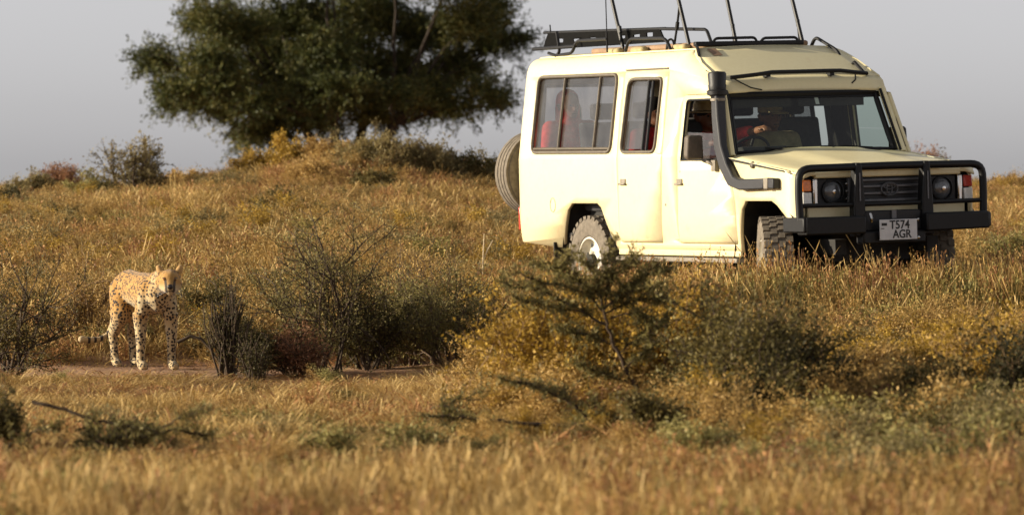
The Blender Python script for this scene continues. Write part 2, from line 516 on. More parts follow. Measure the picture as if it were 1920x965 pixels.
def sheet(name, outline, holes, mats, parent, side=-1, off=0.0, thick=0.03, label=None, zmax=9):
    polys = [[Vector((p[0], p[1], 0)) for p in outline]] + [[Vector((p[0], p[1], 0)) for p in h] for h in holes]
    tris = tessellate_polygon(polys)
    flat = [v for pl in polys for v in pl]
    bm = bmesh.new()
    vs_ = [bm.verts.new(v) for v in flat]
    for t in tris:
        try:
            bm.faces.new([vs_[i] for i in t])
        except ValueError:
            pass
    zs = [0.55, 0.62, 0.70, 0.78, 0.79, 0.95, 1.15, 1.27, 1.28, 1.29, 1.5, 1.75, 1.99, 2.0, 2.03, 2.06, 2.09, 2.11, 2.125, 2.14]
    for z in zs:
        bmesh.ops.bisect_plane(bm, geom=bm.verts[:] + bm.edges[:] + bm.faces[:], plane_co=(0, z, 0), plane_no=(0, 1, 0))
    for x in (-1.36, -1.32, -1.28, -1.25, 3.42, 3.46, 3.5, 3.54):
        bmesh.ops.bisect_plane(bm, geom=bm.verts[:] + bm.edges[:] + bm.faces[:], plane_co=(x, 0, 0), plane_no=(1, 0, 0))
    for v in bm.verts:
        x, z = v.co.x, v.co.y
        v.co = Vector((x, side * (side_y(x, z) + off), z))
    bmesh.ops.recalc_face_normals(bm, faces=bm.faces[:])
    s = sum((f.normal.y * f.calc_area() for f in bm.faces))
    if s * side < 0:
        bmesh.ops.reverse_faces(bm, faces=bm.faces[:])
    me = bpy.data.meshes.new(name)
    bm.to_mesh(me); bm.free()
    for m_ in mats:
        me.materials.append(m_)
    me.polygons.foreach_set('use_smooth', [True] * len(me.polygons))
    me.set_sharp_from_angle(angle=rad(40))
    o = link(bpy.data.objects.new(name, me), parent)
    so = o.modifiers.new('solid', 'SOLIDIFY'); so.thickness = thick; so.offset = -1
    if len(mats) > 1:
        so.material_offset = 1; so.material_offset_rim = 0
    if label:
        o['label'] = label
    return o

def circ(cx, cz, r, n=14):
    return [(cx + r * math.cos(2 * math.pi * k / n), cz + r * math.sin(2 * math.pi * k / n)) for k in range(n)]

OUT = [(-1.395, 0.62), (-1.345, 0.560), (-0.525, 0.510), (-0.485, 0.60), (-0.385, 0.84), (-0.30, 0.895), (0.18, 0.895), (0.25, 0.86), (0.43, 0.60), (0.52, 0.485),
       (2.65, 0.497), (2.675, 0.65), (2.715, 0.85), (2.78, 0.915), (3.215, 0.915), (3.30, 0.88), (3.475, 0.765), (3.57, 0.76), (3.585, 0.80), (3.585, 1.10), (3.50, 1.15),
       (2.47, 1.272), (2.27, 1.80), (2.20, 1.89), (1.63, 2.148), (-1.28, 2.150), (-1.375, 2.09), (-1.395, 1.95)]
WIN1 = rounded([(-1.055, 1.335), (0.44, 1.325), (0.445, 1.975), (-1.045, 1.985)], 0.07)
WIN2 = rounded([(0.635, 1.322), (1.245, 1.318), (1.265, 1.925), (0.665, 1.93)], [0.07, 0.07, 0.05, 0.09])
DOOR2 = rounded([(0.575, 0.565), (1.335, 0.565), (1.375, 1.30), (1.375, 2.0), (0.575, 2.0)], [0.03, 0.03, 0, 0.05, 0.05])
WIN3 = rounded([(1.715, 1.247), (2.44, 1.247), (2.26, 1.735), (1.735, 1.735)], [0.0, 0.03, 0.04, 0.04])
DOOR3 = rounded([(1.625, 0.565), (2.625, 0.565), (2.625, 0.9), (2.49, 1.252), (2.285, 1.782), (1.66, 1.782)], [0.03, 0.03, 0.1, 0.02, 0.05, 0.05])
def shrink(poly, d):
    c = Vector((sum(p[0] for p in poly) / len(poly), sum(p[1] for p in poly) / len(poly)))
    w = max(abs(p[0] - c.x) for p in poly); h = max(abs(p[1] - c.y) for p in poly)
    return [(c.x + (p[0] - c.x) * (1 - d / w), c.y + (p[1] - c.y) * (1 - d / h)) for p in poly]

PB = [M['paint'], M['lining']]
def side_tube(poly, side, off, r, n=6):
    mb = MB()
    mb.tube([(x, side * (side_y(x, z) + off), z) for x, z in poly], r, n, closed=True)
    return mb

def pane_sheet(name, poly, mat, parent, side, inset=0.012):
    o = sheet(name, poly, [], [mat], parent, side, -inset, 0.004)
    o.modifiers.clear()
    o.data.polygons.foreach_set('use_smooth', [False] * len(o.data.polygons))
    return o

for side in (-1, 1):
    b = sheet('body_side', OUT, [WIN1, DOOR2, DOOR3], PB, car, side)
    # passenger door
    d2 = sheet('passenger_door', shrink(DOOR2, 0.006), [WIN2], PB, car, side, 0.003)
    d3 = sheet('driver_door' if side < 0 else 'front_door', shrink(DOOR3, 0.006), [WIN3], PB, car, side, 0.003)
    for dr, (hx, hz) in ((d2, (0.677, 1.078)), (d3, (1.685, 1.075))):
        y = side * 0.852
        h = MB()
        h.box((hx - 0.045, y - 0.006, hz - 0.02), (hx + 0.045, y + 0.006, hz + 0.02))
        h.box((hx - 0.06, y + side * 0.006 - 0.008, hz - 0.03), (hx + 0.055, y + side * 0.012, hz - 0.014)) if side > 0 else h.box((hx - 0.06, y - 0.022, hz - 0.03), (hx + 0.055, y - 0.006, hz - 0.014))
        h.build('handle', M['dustymet'], dr, bevel=0.004)
    # windows: gasket frame, mullions and panes
    w = side_tube(WIN1, side, 0.004, 0.016).build('window', M['gasket'], car)
    for x0, x1 in ((-1.045, -0.565), (-0.555, 0.105), (0.115, 0.44)):
        po = rounded([(x0, 1.36), (x1, 1.36), (x1, 1.97), (x0, 1.97)], 0.03)
        pane_sheet('pane', po, M['tint'], w, side, 0.014 if x0 != -0.555 else 0.022)
    for xm in (-0.56, 0.11):
        mu = MB(); mu.tube([(xm - 0.008, side * (side_y(0, 1.33) - 0.006), 1.33), (xm + 0.008, side * (side_y(0, 1.98) - 0.006), 1.98)], 0.013, 6)
        mu.build('mullion', M['gasket'], w)
    rail = MB(); rail.tube([(-1.04, side * (side_y(0, 1.365) - 0.004), 1.365), (0.43, side * (side_y(0, 1.355) - 0.004), 1.355)], 0.012, 6)
    rail.build('sash_rail', M['gasket'], w)
    w = side_tube(WIN2, side, 0.006, 0.015).build('window', M['gasket'], d2)
    pane_sheet('pane', rounded([(0.64, 1.345), (0.985, 1.345), (1.0, 1.92), (0.665, 1.925)], 0.04), M['tint'], w, side, 0.012)
    pane_sheet('pane', rounded([(0.66, 1.345), (1.02, 1.345), (1.035, 1.92), (0.69, 1.925)], 0.04), M['tint'], w, side, 0.026)
    mu = MB(); mu.tube([(1.0, side * (side_y(0, 1.33) - 0.008), 1.33), (1.015, side * (side_y(0, 1.92) - 0.008), 1.92)], 0.014, 6)
    mu.tube([(1.05, side * (side_y(0, 1.33) - 0.02), 1.33), (1.065, side * (side_y(0, 1.92) - 0.02), 1.92)], 0.012, 6)
    mu.build('mullion', M['plastic'], w)
    w = side_tube(WIN3, side, 0.003, 0.010).build('window', M['black'], d3)
    pane_sheet('pane', [(1.72, 1.25), (2.43, 1.25), (2.36, 1.455), (1.727, 1.475)], M['tint'] if side < 0 else M['clear'], w, side, 0.015)
    if side > 0:
        pane_sheet('pane', [(1.727, 1.478), (2.355, 1.458), (2.26, 1.73), (1.735, 1.73)], M['clear'], w, side, 0.015)
    # wheel housings, dark inside
    for cx in (-0.03, 3.05):
        lin = MB()
        arc = [(cx - 0.50, 0.45), (cx - 0.43, 0.80), (cx - 0.30, 0.94), (cx + 0.28, 0.94), (cx + 0.45, 0.80), (cx + 0.52, 0.45 if cx < 1 else 0.74)]
        V = [(x, side * 0.835, z) for x, z in arc] + [(x, side * 0.45, z) for x, z in arc]
        n = len(arc)
        lin.add(V, [(i, i + 1, i + 1 + n, i + n) for i in range(n - 1)] + [tuple(range(n, 2 * n))])
        lin.build('wheel_housing', M['chassis'], car, smooth=0)

# rear wall with a window, mirrored halves joined
rw = MB()
zs = [0.56, 0.8, 1.28, 1.36, 1.92, 2.0, 2.1, 2.15]
ys = [-1, -0.78, -0.72, 0.72, 0.78, 1]
grid = {}
for i, z in enumerate(zs):
    for j, t in enumerate(ys):
        grid[i, j] = (-1.385 + (0.03 if z < 0.6 else 0) + (0.04 if z > 2.05 else 0), t * (side_y(-1.39, z) - 0.004), z)
V = list(grid.values()); keys = list(grid.keys()); idx = {k: i for i, k in enumerate(keys)}
F = []
for i in range(len(zs) - 1):
    for j in range(len(ys) - 1):
        if zs[i] >= 1.36 and zs[i + 1] <= 1.92 and j == 2:
            continue
        F.append((idx[i, j], idx[i, j + 1], idx[i + 1, j + 1], idx[i + 1, j]))
rw.add(V, F)
back = rw.build('rear_wall', M['paint'], car)
wb = MB(); wb.tube([(-1.39, -0.56, 1.37), (-1.39, 0.56, 1.37), (-1.39, 0.53, 1.91), (-1.39, -0.53, 1.91)], 0.016, 6, closed=True)
wback = wb.build('window', M['gasket'], back)
pb = MB(); pb.add([(-1.375, -0.56, 1.36), (-1.375, 0.56, 1.36), (-1.375, 0.54, 1.92), (-1.375, -0.54, 1.92)], [(0, 1, 2, 3)])
pb.build('pane', M['tint'], wback)
for s_ in (-1, 1):
    t_ = MB(); t_.box((-1.415, s_ * 0.76 - 0.05, 0.66), (-1.387, s_ * 0.76 + 0.05, 0.86)); t_.build('tail_light', M['redlens'], car, bevel=0.006)

# roof: crowned top, raked front, header over the windscreen
def loft(name, rows, mat, parent, thick=0.02, smooth=40, inner=None):
    """rows: list of equally long point lists"""
    mb = MB()
    n = len(rows[0])
    V = [p for r in rows for p in r]
    F = [(i * n + k, i * n + k + 1, (i + 1) * n + k + 1, (i + 1) * n + k) for i in range(len(rows) - 1) for k in range(n - 1)]
    mb.add(V, F)
    o = mb.build(name, mat, parent, smooth)
    if inner: o.data.materials.append(inner)
    so = o.modifiers.new('solid', 'SOLIDIFY'); so.thickness = thick; so.offset = 0 if not inner else -1
    if inner: so.material_offset = 1
    return o
NY = 12
def roof_row(x, z, half, crown, dz=0.0):
    return [(x, half * (2 * k / NY - 1), z + crown * (1 - (2 * k / NY - 1) ** 2) + dz) for k in range(NY + 1)]
half_top = side_y(0, 2.15) - 0.001
rows = [roof_row(-1.385, 2.09, half_top - 0.03, 0.01), roof_row(-1.34, 2.13, half_top - 0.01, 0.02), roof_row(-1.26, 2.1505, half_top, 0.03), roof_row(0.2, 2.1505, half_top, 0.024), roof_row(1.60, 2.150, half_top, 0.018), roof_row(1.63, 2.148, half_top, 0.016)]
loft('roof', rows, M['paint'], car, 0.02, 40, None)
rows = []
for t in (0, 0.15, 0.3, 0.45, 0.6, 0.75, 0.9, 1.0):
    x = 1.63 + (2.20 - 1.63) * t; z = 2.148 + (1.89 - 2.148) * t
    rows.append(roof_row(x, z, side_y(x, z) - 0.002, 0.016))
rake = loft('raked_roof_front', rows, M['paint'], car, 0.02)
# pressed ribs of the raked panel
for yy in (-0.28, 0.20):
    rb = MB(); rb.tube([(1.70, yy, 2.1295), (2.14, yy * 1.02, 1.9305)], 0.006, 6); rb.build('rib', M['paint'], rake)
for s_ in (-1, 1):
    ed = MB(); ed.tube([(1.615, s_ * (side_y(0, 2.148) - 0.012), 2.152), (1.90, s_ * (side_y(0, 2.026) - 0.010), 2.028), (2.205, s_ * (side_y(0, 1.89) - 0.010), 1.893)], 0.013, 6); ed.build('edge_ridge', M['paint'], rake)
tp_ = MB(); tp_.tube([(1.628, k * half_top / 6, 2.150 + 0.016 * (1 - (k / 6) ** 2)) for k in range(-6, 7)], 0.010, 6); tp_.build('edge_ridge', M['paint'], rake)
st = MB(); st.add([(1.67, -0.56, 2.153), (1.80, -0.56, 2.094), (1.80, -0.48, 2.098), (1.67, -0.48, 2.157)], [(0, 1, 2, 3)])
st.build('sticker', M['rust'], rake)
rows = []
for x, z, c in ((2.20, 1.888, 0.022), (2.245, 1.855, 0.02), (2.262, 1.80, 0.012), (2.268, 1.775, 0.012)):
    rows.append(roof_row(x, z, side_y(x, z) - 0.004, c))
loft('windscreen_header', rows, M['paint'], car, 0.02)

# bonnet with a raised centre, fender tops and cowl
rows = []
for t in (0, 0.08, 0.25, 0.5, 0.75, 0.92, 0.98, 1.0):
    x = 2.485 + (3.60 - 2.485) * t
    z = 1.270 + (1.148 - 1.270) * min(1, (x - 2.47) / 1.03) - (0.05 if t == 1.0 else 0.012 if t > 0.95 else 0)
    r = []
    half = side_y(min(x, 3.56), 1.1) + 0.0015
    for k in range(21):
        u = 2 * k / 20 - 1
        a = abs(u)
        dz = 0.035 * (1 - u * u) + (0.022 if a < 0.42 else 0.022 * max(0, 1 - (a - 0.42) / 0.12)) * (1 if t < 1 else 0)
        if a > 0.93: dz -= 0.018 * ((a - 0.93) / 0.07) ** 2
        r.append((x, u * half, z + dz))
    rows.append(r)
loft('bonnet', rows, M['paint'], car, 0.012)
cw = MB(); cw.box((2.40, -0.80, 1.20), (2.49, 0.80, 1.262)); cw.build('cowl', M['paint'], car, bevel=0.01)
for y in (-0.38, 0.1):
    nz = MB(); nz.tube([(2.56, y, 1.315), (2.56, y, 1.325)], 0.012, 6); nz.build('washer_jet', M['plastic'], car)

# windscreen: black surround and glass
WS = [(2.475, -0.745, 1.283), (2.475, 0.745, 1.283), (2.268, 0.690, 1.772), (2.268, -0.690, 1.772)]
def ws_pt(u, v, dx=0.0):
    """u across -1..1, v up 0..1; the glass bows forward slightly"""
    half = 0.745 + (0.690 - 0.745) * v
    x = 2.475 + (2.268 - 2.475) * v - 0.05 * u * u + 0.02
    return (x + dx, u * half, 1.283 + (1.772 - 1.283) * v)
rowsg = [[ws_pt(2 * k / 10 - 1, v) for k in range(11)] for v in (0, 0.25, 0.5, 0.75, 1.0)]
wsm = MB(); n = 11
wsm.add([p for r in rowsg for p in r], [(i * n + k, i * n + k + 1, (i + 1) * n + k + 1, (i + 1) * n + k) for i in range(4) for k in range(10)])
ws = wsm.build('windscreen', M['clear'], car, 60)
ring = [ws_pt(2 * k / 10 - 1, 0.02) for k in range(11)] + [ws_pt(1, v) for v in (0.3, 0.6, 0.85)] + [ws_pt(1 - 2 * k / 10, 0.985) for k in range(11)] + [ws_pt(-1, v) for v in (0.85, 0.6, 0.3)]
g = MB(); g.tube([(p[0] + 0.006, p[1] * 0.985, p[2]) for p in ring], 0.024, 6, closed=True); g.build('surround', M['black'], ws)
bt = MB(); bt.add([ws_pt(2 * k / 10 - 1, v, 0.006) for v in (0.915, 0.99) for k in range(11)], [(k, k + 1, k + 12, k + 11) for k in range(10)]); bt.build('sunband', M['black'], ws)
stk = MB(); stk.add([ws_pt(u, v, -0.004) for u, v in ((0.12, 0.80), (0.17, 0.80), (0.17, 0.92), (0.12, 0.92))], [(0, 1, 2, 3)]); stk.build('licence_sticker', M['white'], ws)
for s_ in (-1, 1):      # pillars outside the glass
    pi = MB()
    pi.tube([(2.488, s_ * 0.792, 1.272), (2.262, s_ * 0.736, 1.80)], 0.030, 8); pi.build('windscreen_pillar', M['paint'], car)
    dr = MB(); dr.tube([(2.500, s_ * 0.770, 1.285), (2.285, s_ * 0.715, 1.79)], 0.012, 6); dr.build('drip_moulding', M['black'], car)
for y0, y1 in ((0.62, 0.02), (-0.10, -0.66)):
    wi = MB(); a = Vector((2.535, y0 * 0.9, 1.287)); c = ws_pt(y1, 0.10, 0.03)
    wi.tube([a, Vector((2.535, (y0 + y1) / 2, 1.318)), c], 0.007, 6); wi.tube([Vector(ws_pt(y0 * 1.12, 0.06, 0.024)), Vector(ws_pt((y0 + y1) / 2, 0.10, 0.026)), Vector(ws_pt(y1, 0.055, 0.024))], 0.006, 5)
    wi.build('wiper', M['black'], car)

# interior
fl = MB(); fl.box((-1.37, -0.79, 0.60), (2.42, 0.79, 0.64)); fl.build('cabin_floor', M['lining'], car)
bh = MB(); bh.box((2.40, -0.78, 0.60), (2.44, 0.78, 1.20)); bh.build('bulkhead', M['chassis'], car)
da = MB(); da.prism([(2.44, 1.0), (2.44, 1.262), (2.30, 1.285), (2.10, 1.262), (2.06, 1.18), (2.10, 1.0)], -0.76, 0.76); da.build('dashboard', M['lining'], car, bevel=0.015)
bi = MB(); bi.prism([(2.16, 1.26), (2.14, 1.335), (2.26, 1.345), (2.32, 1.27)], -0.58, -0.16); bi.build('instrument_binnacle', M['lining'], car, bevel=0.01)
sw = MB()
cw_, ax_ = Vector((1.96, -0.36, 1.27)), Vector((-0.80, 0, 0.60)).normalized()
u_ = Vector((0, 1, 0)); v_ = ax_.cross(u_)
sw.tube([cw_ + (u_ * math.cos(a) + v_ * math.sin(a)) * 0.19 for a in [2 * math.pi * k / 28 for k in range(28)]], 0.013, 6, closed=True)
for a in (0.4, 2.74, 4.71):
    sw.tube([cw_, cw_ + (u_ * math.cos(a) + v_ * math.sin(a)) * 0.19], 0.012, 6)
sw.tube([cw_, cw_ - ax_ * 0.22], 0.03, 8)
sw.build('steering_wheel', M['plastic'], car)
def seat(x, y, w=0.48, back=0.62):
    b = MB()
    b.box((x - 0.05, y - w / 2, 0.82), (x + 0.46, y + w / 2, 0.98))
    s_ = b.build('seat', M['seat'], car, bevel=0.04)
    c = MB(); c.prism([(x - 0.02, 0.94), (x + 0.10, 0.96), (x - 0.02, 0.96 + back), (x - 0.12, 0.96 + back)], y - w / 2, y + w / 2)
    c.build('backrest', M['seat'], s_, bevel=0.03)
    h = MB(); h.box((x - 0.13, y - 0.12, 0.98 + back), (x - 0.04, y + 0.12, 1.12 + back))
    h.build('headrest', M['seat'], s_, bevel=0.03)
    l = MB(); l.box((x, y - w / 2 + 0.05, 0.64), (x + 0.4, y + w / 2 - 0.05, 0.82)); l.build('seat_base', M['chassis'], s_)
for x, y in ((1.42, -0.40), (1.42, 0.40), (0.45, -0.45), (0.45, 0.45), (-0.35, -0.45), (-0.35, 0.45), (-1.02, -0.45), (-1.02, 0.45)):
    seat(x, y)
mi = MB(); mi.box((2.20, -0.02, 1.66), (2.215, 0.20, 1.73)); mi.build('rear_view_mirror', M['plastic'], car, bevel=0.01)
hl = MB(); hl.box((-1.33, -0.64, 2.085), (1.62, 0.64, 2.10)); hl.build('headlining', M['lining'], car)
br = MB(); br.box((1.22, -0.70, 1.72), (1.27, 0.70, 2.08)); br.build('roof_bulkhead', M['lining'], car)
for s_ in (-1, 1):
    vz = MB(); vz.prism_x([(s_ * 0.08 + 0.02, 1.66), (s_ * 0.62, 1.66), (s_ * 0.62, 1.76), (s_ * 0.08 + 0.02, 1.76)], 2.16, 2.175); vz.build('sun_visor', M['lining'], car)

# front face
fp = MB(); fp.box((3.50, -0.72, 0.74), (3.565, 0.72, 0.865)); fp.build('front_valance', M['paint'], car, bevel=0.012)
fr = MB(); fr.box((3.45, -0.735, 0.865), (3.545, 0.735, 1.10)); fr.build('front_panel', M['black'], car, bevel=0.01)
gt = MB(); gt.box((3.55, -0.665, 1.085), (3.605, 0.665, 1.135)); gt.build('grille_header', M['paint'], car, bevel=0.012)
gr = MB(); gr.box((3.545, -0.36, 0.872), (3.575, 0.36, 1.082)); gro = gr.build('grille', M['plastic'], car, bevel=0.006)
for z in (0.90, 0.955, 1.01, 1.06):
    sl = MB(); sl.box((3.575, -0.355, z - 0.010), (3.60, 0.355, z + 0.010)); sl.build('slat', M['grille'], gro, bevel=0.004)
for y in (-0.355, 0.355):
    sl = MB(); sl.box((3.572, y - 0.014, 0.872), (3.603, y + 0.014, 1.082)); sl.build('grille_bar', M['grille'], gro, bevel=0.004)
em = MB()
def ell(cy, cz, a, b, n=24):
    return [(3.612, cy + a * math.cos(2 * math.pi * k / n), cz + b * math.sin(2 * math.pi * k / n)) for k in range(n)]
em.tube(ell(0, 0.985, 0.075, 0.050), 0.006, 6, closed=True)
em.tube(ell(0, 0.987, 0.024, 0.046), 0.005, 6, closed=True)
em.tube(ell(0, 1.006, 0.050, 0.020), 0.005, 6, closed=True)
em.build('emblem', M['grille'], gro)
for s_ in (-1, 1):
    hb = MB(); hb.box((3.545, s_ * 0.50 - 0.135, 0.872), (3.572, s_ * 0.50 + 0.135, 1.082))
    hb_o = hb.build('headlight', M['plastic'], car, bevel=0.01)
    ri = MB(); ri.lathe([(0.098, 0.0), (0.098, 0.022), (0.088, 0.026), (0.084, 0.010)], 'x', 28, (3.57, s_ * 0.50, 0.978)); ri.build('bezel', M['plastic'], hb_o)
    le = MB(); le.lathe([(0.084, 0.0), (0.07, 0.016), (0.045, 0.026), (0.001, 0.031)], 'x', 28, (3.575, s_ * 0.50, 0.978)); le.build('lens', M['lampglass'], hb_o)
    bu = MB(); bu.lathe([(0.02, 0.0), (0.016, 0.012), (0.001, 0.015)], 'x', 12, (3.602, s_ * 0.50, 0.978)); bu.build('bulb_cap', M['chrome'], hb_o)
    for k in range(3):      # bright clips beside the lamp
        cl = MB(); cl.lathe([(0.018, 0), (0.014, 0.014), (0.001, 0.018)], 'x', 10, (3.575, s_ * 0.37, 0.92 + 0.058 * k)); cl.build('lamp_screw', M['chrome'], hb_o)
    ch = MB(); ch.box((3.55, s_ * 0.66 - 0.022, 0.875), (3.60, s_ * 0.66 + 0.022, 1.085)); ch.build('chrome_strip', M['chrome'], car, bevel=0.012)
    lamp = MB(); lamp.prism([(3.44, 0.875), (3.585, 0.875), (3.575, 1.085), (3.44, 1.085)], s_ * 0.690, s_ * 0.752); lo_ = lamp.build('corner_lamp', M['plastic'], car, bevel=0.006)
    am = MB(); am.prism([(3.45, 0.985), (3.596, 0.985), (3.588, 1.075), (3.45, 1.075)], s_ * 0.695, s_ * 0.776); am.build('indicator_lens', M['amber'] if s_ < 0 else M['redlens'], lo_, bevel=0.008)
    cl = MB(); cl.prism([(3.45, 0.885), (3.60, 0.885), (3.596, 0.976), (3.45, 0.976)], s_ * 0.695, s_ * 0.776); cl.build('side_lens', M['clearlens'], lo_, bevel=0.008)

# bull bar
BBX = 3.70
bb = MB()
loop = fillet([(BBX, -0.865, 0.76), (BBX, -0.875, 1.0), (BBX, -0.862, 1.165), (BBX, 0, 1.172), (BBX, 0.80, 1.165), (BBX, 0.812, 1.0), (BBX, 0.805, 0.76)], 0.11, 5)
bb.tube(loop, 0.031, 10)
bbo = bb.build('bull_bar', M['black'], car)
mbar = MB(); mbar.tube([(BBX, -0.868, 0.875), (BBX + 0.005, -0.4, 0.872), (BBX + 0.005, 0.35, 0.872), (BBX, 0.806, 0.875)], 0.018, 8); mbar.build('cross_bar', M['black'], bbo)
for y in (-0.345, 0.275):
    up = MB()
    up.prism_x([(y - 0.055, 0.62), (y + 0.055, 0.62), (y + 0.05, 0.90), (y + 0.025, 1.20), (y - 0.025, 1.20), (y - 0.05, 0.90)], BBX - 0.05, BBX + 0.04)
    up.build('upright', M['black'], bbo, bevel=0.012)
    sl = MB(); sl.box((BBX + 0.042, y - 0.006, 0.90), (BBX + 0.046, y + 0.006, 1.12)); sl.build('slot', M['grille'], bbo)
chn = MB()
chn.prism_x([(-0.87, 0.645), (-0.33, 0.645), (-0.33, 0.782), (-0.87, 0.785)], BBX - 0.05, BBX + 0.11)
chn.prism_x([(0.22, 0.645), (0.80, 0.655), (0.80, 0.79), (0.22, 0.79)], BBX - 0.05, BBX + 0.11)
chn.prism_x([(-0.34, 0.56), (0.23, 0.56), (0.23, 0.66), (-0.34, 0.66)], BBX - 0.05, BBX + 0.07)
for s_, y in ((-1, -0.87), (1, 0.80)):
    chn.box((BBX - 0.24, y - 0.02, 0.665), (BBX + 0.10, y + 0.02, 0.785))
chn.build('bumper_channel', M['black'], bbo, bevel=0.014)
wn_ = MB(); wn_.box((BBX - 0.06, -0.29, 0.66), (BBX + 0.02, 0.22, 0.82)); wn_.build('winch_plate', M['plastic'], bbo, bevel=0.01)
hk = MB(); hk.tube([(BBX + 0.06, -0.27, 0.80), (BBX + 0.075, -0.265, 0.76), (BBX + 0.06, -0.255, 0.735)], 0.012, 6); hk.build('tow_hook', M['chrome'], bbo)
tab = MB(); tab.box((BBX + 0.02, -0.055, 0.755), (BBX + 0.035, -0.015, 0.82)); tab.build('plate_bracket', M['grille'], bbo)
# plate and its print
PLX = BBX + 0.105
pl = MB(); pl.box((PLX, -0.215, 0.588), (PLX + 0.008, 0.125, 0.748)); plo = pl.build('number_plate', M['plate'], car, bevel=0.003)
def text_mesh(name, s, size, yc, zc, x, parent, mat, align='CENTER', sx=1.0):
    cu = bpy.data.curves.new(name, 'FONT')
    cu.body = s; cu.size = size; cu.align_x = align; cu.align_y = 'CENTER'; cu.extrude = 0.001; cu.offset = 0.0018
    tmp = bpy.data.objects.new('tmp', cu); COL.objects.link(tmp)
    dg = bpy.context.evaluated_depsgraph_get()
    me = bpy.data.meshes.new_from_object(tmp.evaluated_get(dg))
    bpy.data.objects.remove(tmp); bpy.data.curves.remove(cu)
    for v in me.vertices:
        a, b_, c_ = v.co
        v.co = (x + c_, yc + a * sx, zc + b_)
    me.materials.clear(); me.materials.append(mat); me.name = name
    return link(bpy.data.objects.new(name, me), parent)
text_mesh('lettering', 'T574', 0.094, -0.035, 0.703, PLX + 0.0095, plo, M['ink'], sx=0.92)
text_mesh('lettering', 'AGR', 0.090, -0.015, 0.630, PLX + 0.0095, plo, M['ink'], sx=0.92)
mk = MB(); mk.box((PLX + 0.008, -0.198, 0.700), (PLX + 0.0095, -0.150, 0.722)); mk.box((PLX + 0.008, -0.205, 0.676), (PLX + 0.0095, -0.175, 0.682)); mk.build('plate_mark', M['ink'], plo)
for z in (0.60, 0.74):
    bl = MB(); bl.lathe([(0.012, 0), (0.001, 0.006)], 'x', 8, (BBX + 0.075, 0.16, z)); bl.build('bolt', M['chrome'], bbo)

# wheels
def wheel(name, c, axis_rotz=0.0, r=0.395, w=0.235, side=-1, blocks=True):
    e = bpy.data.objects.new(name, None); link(e, car)
    e.location = c
    e.rotation_euler = (0, 0, axis_rotz)
    ty = MB()
    h = w / 2
    prof = [(0.205, h * 0.75), (0.225, h * 0.95), (0.29, h * 1.08), (0.345, h * 1.02), (r - 0.018, h * 0.88), (r - 0.012, h * 0.5), (r - 0.012, -h * 0.5), (r - 0.018, -h * 0.88), (0.345, -h * 1.02), (0.29, -h * 1.08), (0.225, -h * 0.95), (0.205, -h * 0.75)]
    ty.lathe(prof, 'y', 40)
    if not blocks:                     # worn road tread: plain ribs round the tyre
        for y0, y1 in ((-h * 0.95, -h * 0.55), (-h * 0.42, -h * 0.06), (h * 0.06, h * 0.42), (h * 0.55, h * 0.95)):
            ty.lathe([(r - 0.03, y0), (r - 0.002, y0), (r, (y0 + y1) / 2), (r - 0.002, y1), (r - 0.03, y1)], 'y', 40)
    nt_ = 30
    for k in range(nt_ if blocks else 0):               # tread blocks in four staggered rows
        for row, (y0, y1) in enumerate(((-h * 0.98, -h * 0.56), (-h * 0.46, -h * 0.05), (h * 0.05, h * 0.46), (h * 0.56, h * 0.98))):
            a0 = 2 * math.pi * (k + 0.5 * (row % 2)) / nt_; a1 = a0 + 2 * math.pi / nt_ * 0.62
            rr0 = r - 0.03; rr1 = r
            V = []
            for rr in (rr0, rr1):
                for a, sh in ((a0, 0), (a1, 0)):
                    for y in (y0, y1):
                        V.append((rr * math.cos(a), y, rr * math.sin(a)))
            ty.add(V, [(4, 5, 7, 6), (0, 1, 5, 4), (2, 6, 7, 3), (0, 4, 6, 2), (1, 3, 7, 5)])
    ty.build('tyre', M['tyre'], e, smooth=30)
    s = side
    ri = MB()
    ri.lathe([(0.215, s * h * 0.92), (0.200, s * h * 0.95), (0.190, s * h * 0.55), (0.165, s * h * 0.30), (0.120, s * h * 0.52), (0.085, s * h * 0.60), (0.070, s * h * 0.62)], 'y', 32)
    ri.lathe([(0.21, s * h * 0.3), (0.21, -s * h * 0.9)], 'y', 32)
    ro = ri.build('rim', M['rim'], e)
    hu = MB(); hu.lathe([(0.072, s * h * 0.58), (0.066, s * h * 0.95), (0.050, s * h * 1.0), (0.001, s * h * 1.0)], 'y', 16); hu.build('hub', M['chassis'], ro)
    for k in range(8):                  # vent holes
        a = 2 * math.pi * (k + 0.5) / 8
        vh = MB(); vh.lathe([(0.022, 0.0), (0.001, 0.0)], 'y', 8, (0.148 * math.cos(a), s * h * 0.46, 0.148 * math.sin(a)))
        vh.build('vent_hole', M['ink'], ro)
    return e
wheel('wheel', (-0.03, -0.715, 0.395))
wheel('wheel', (-0.03, 0.715, 0.395), side=1)
wheel('wheel', (3.035, -0.725, 0.395), -rad(24))
wheel('wheel', (3.035, 0.725, 0.395), -rad(21), side=1)
sp = wheel('spare_wheel', (-1.56, -0.53, 1.15), rad(90), r=0.375, side=-1, blocks=False)
cv = MB(); cv.tube([(-1.38, -0.53, 1.15), (-1.52, -0.53, 1.15)], 0.06, 10); cv.build('spare_carrier', M['black'], car)
for x in (-0.03, 3.035):
    axl = MB(); axl.tube([(x, -0.66, 0.395), (x, 0.66, 0.395)], 0.055, 10); axl.lathe([(0.001, -0.15), (0.12, -0.08), (0.15, 0), (0.12, 0.08), (0.001, 0.15)], 'y', 14, (x, 0.1, 0.39)); axl.build('axle', M['chassis'], car)
ch_ = MB()
for y in (-0.42, 0.42):
    ch_.box((-1.3, y - 0.05, 0.48), (3.55, y + 0.05, 0.60))
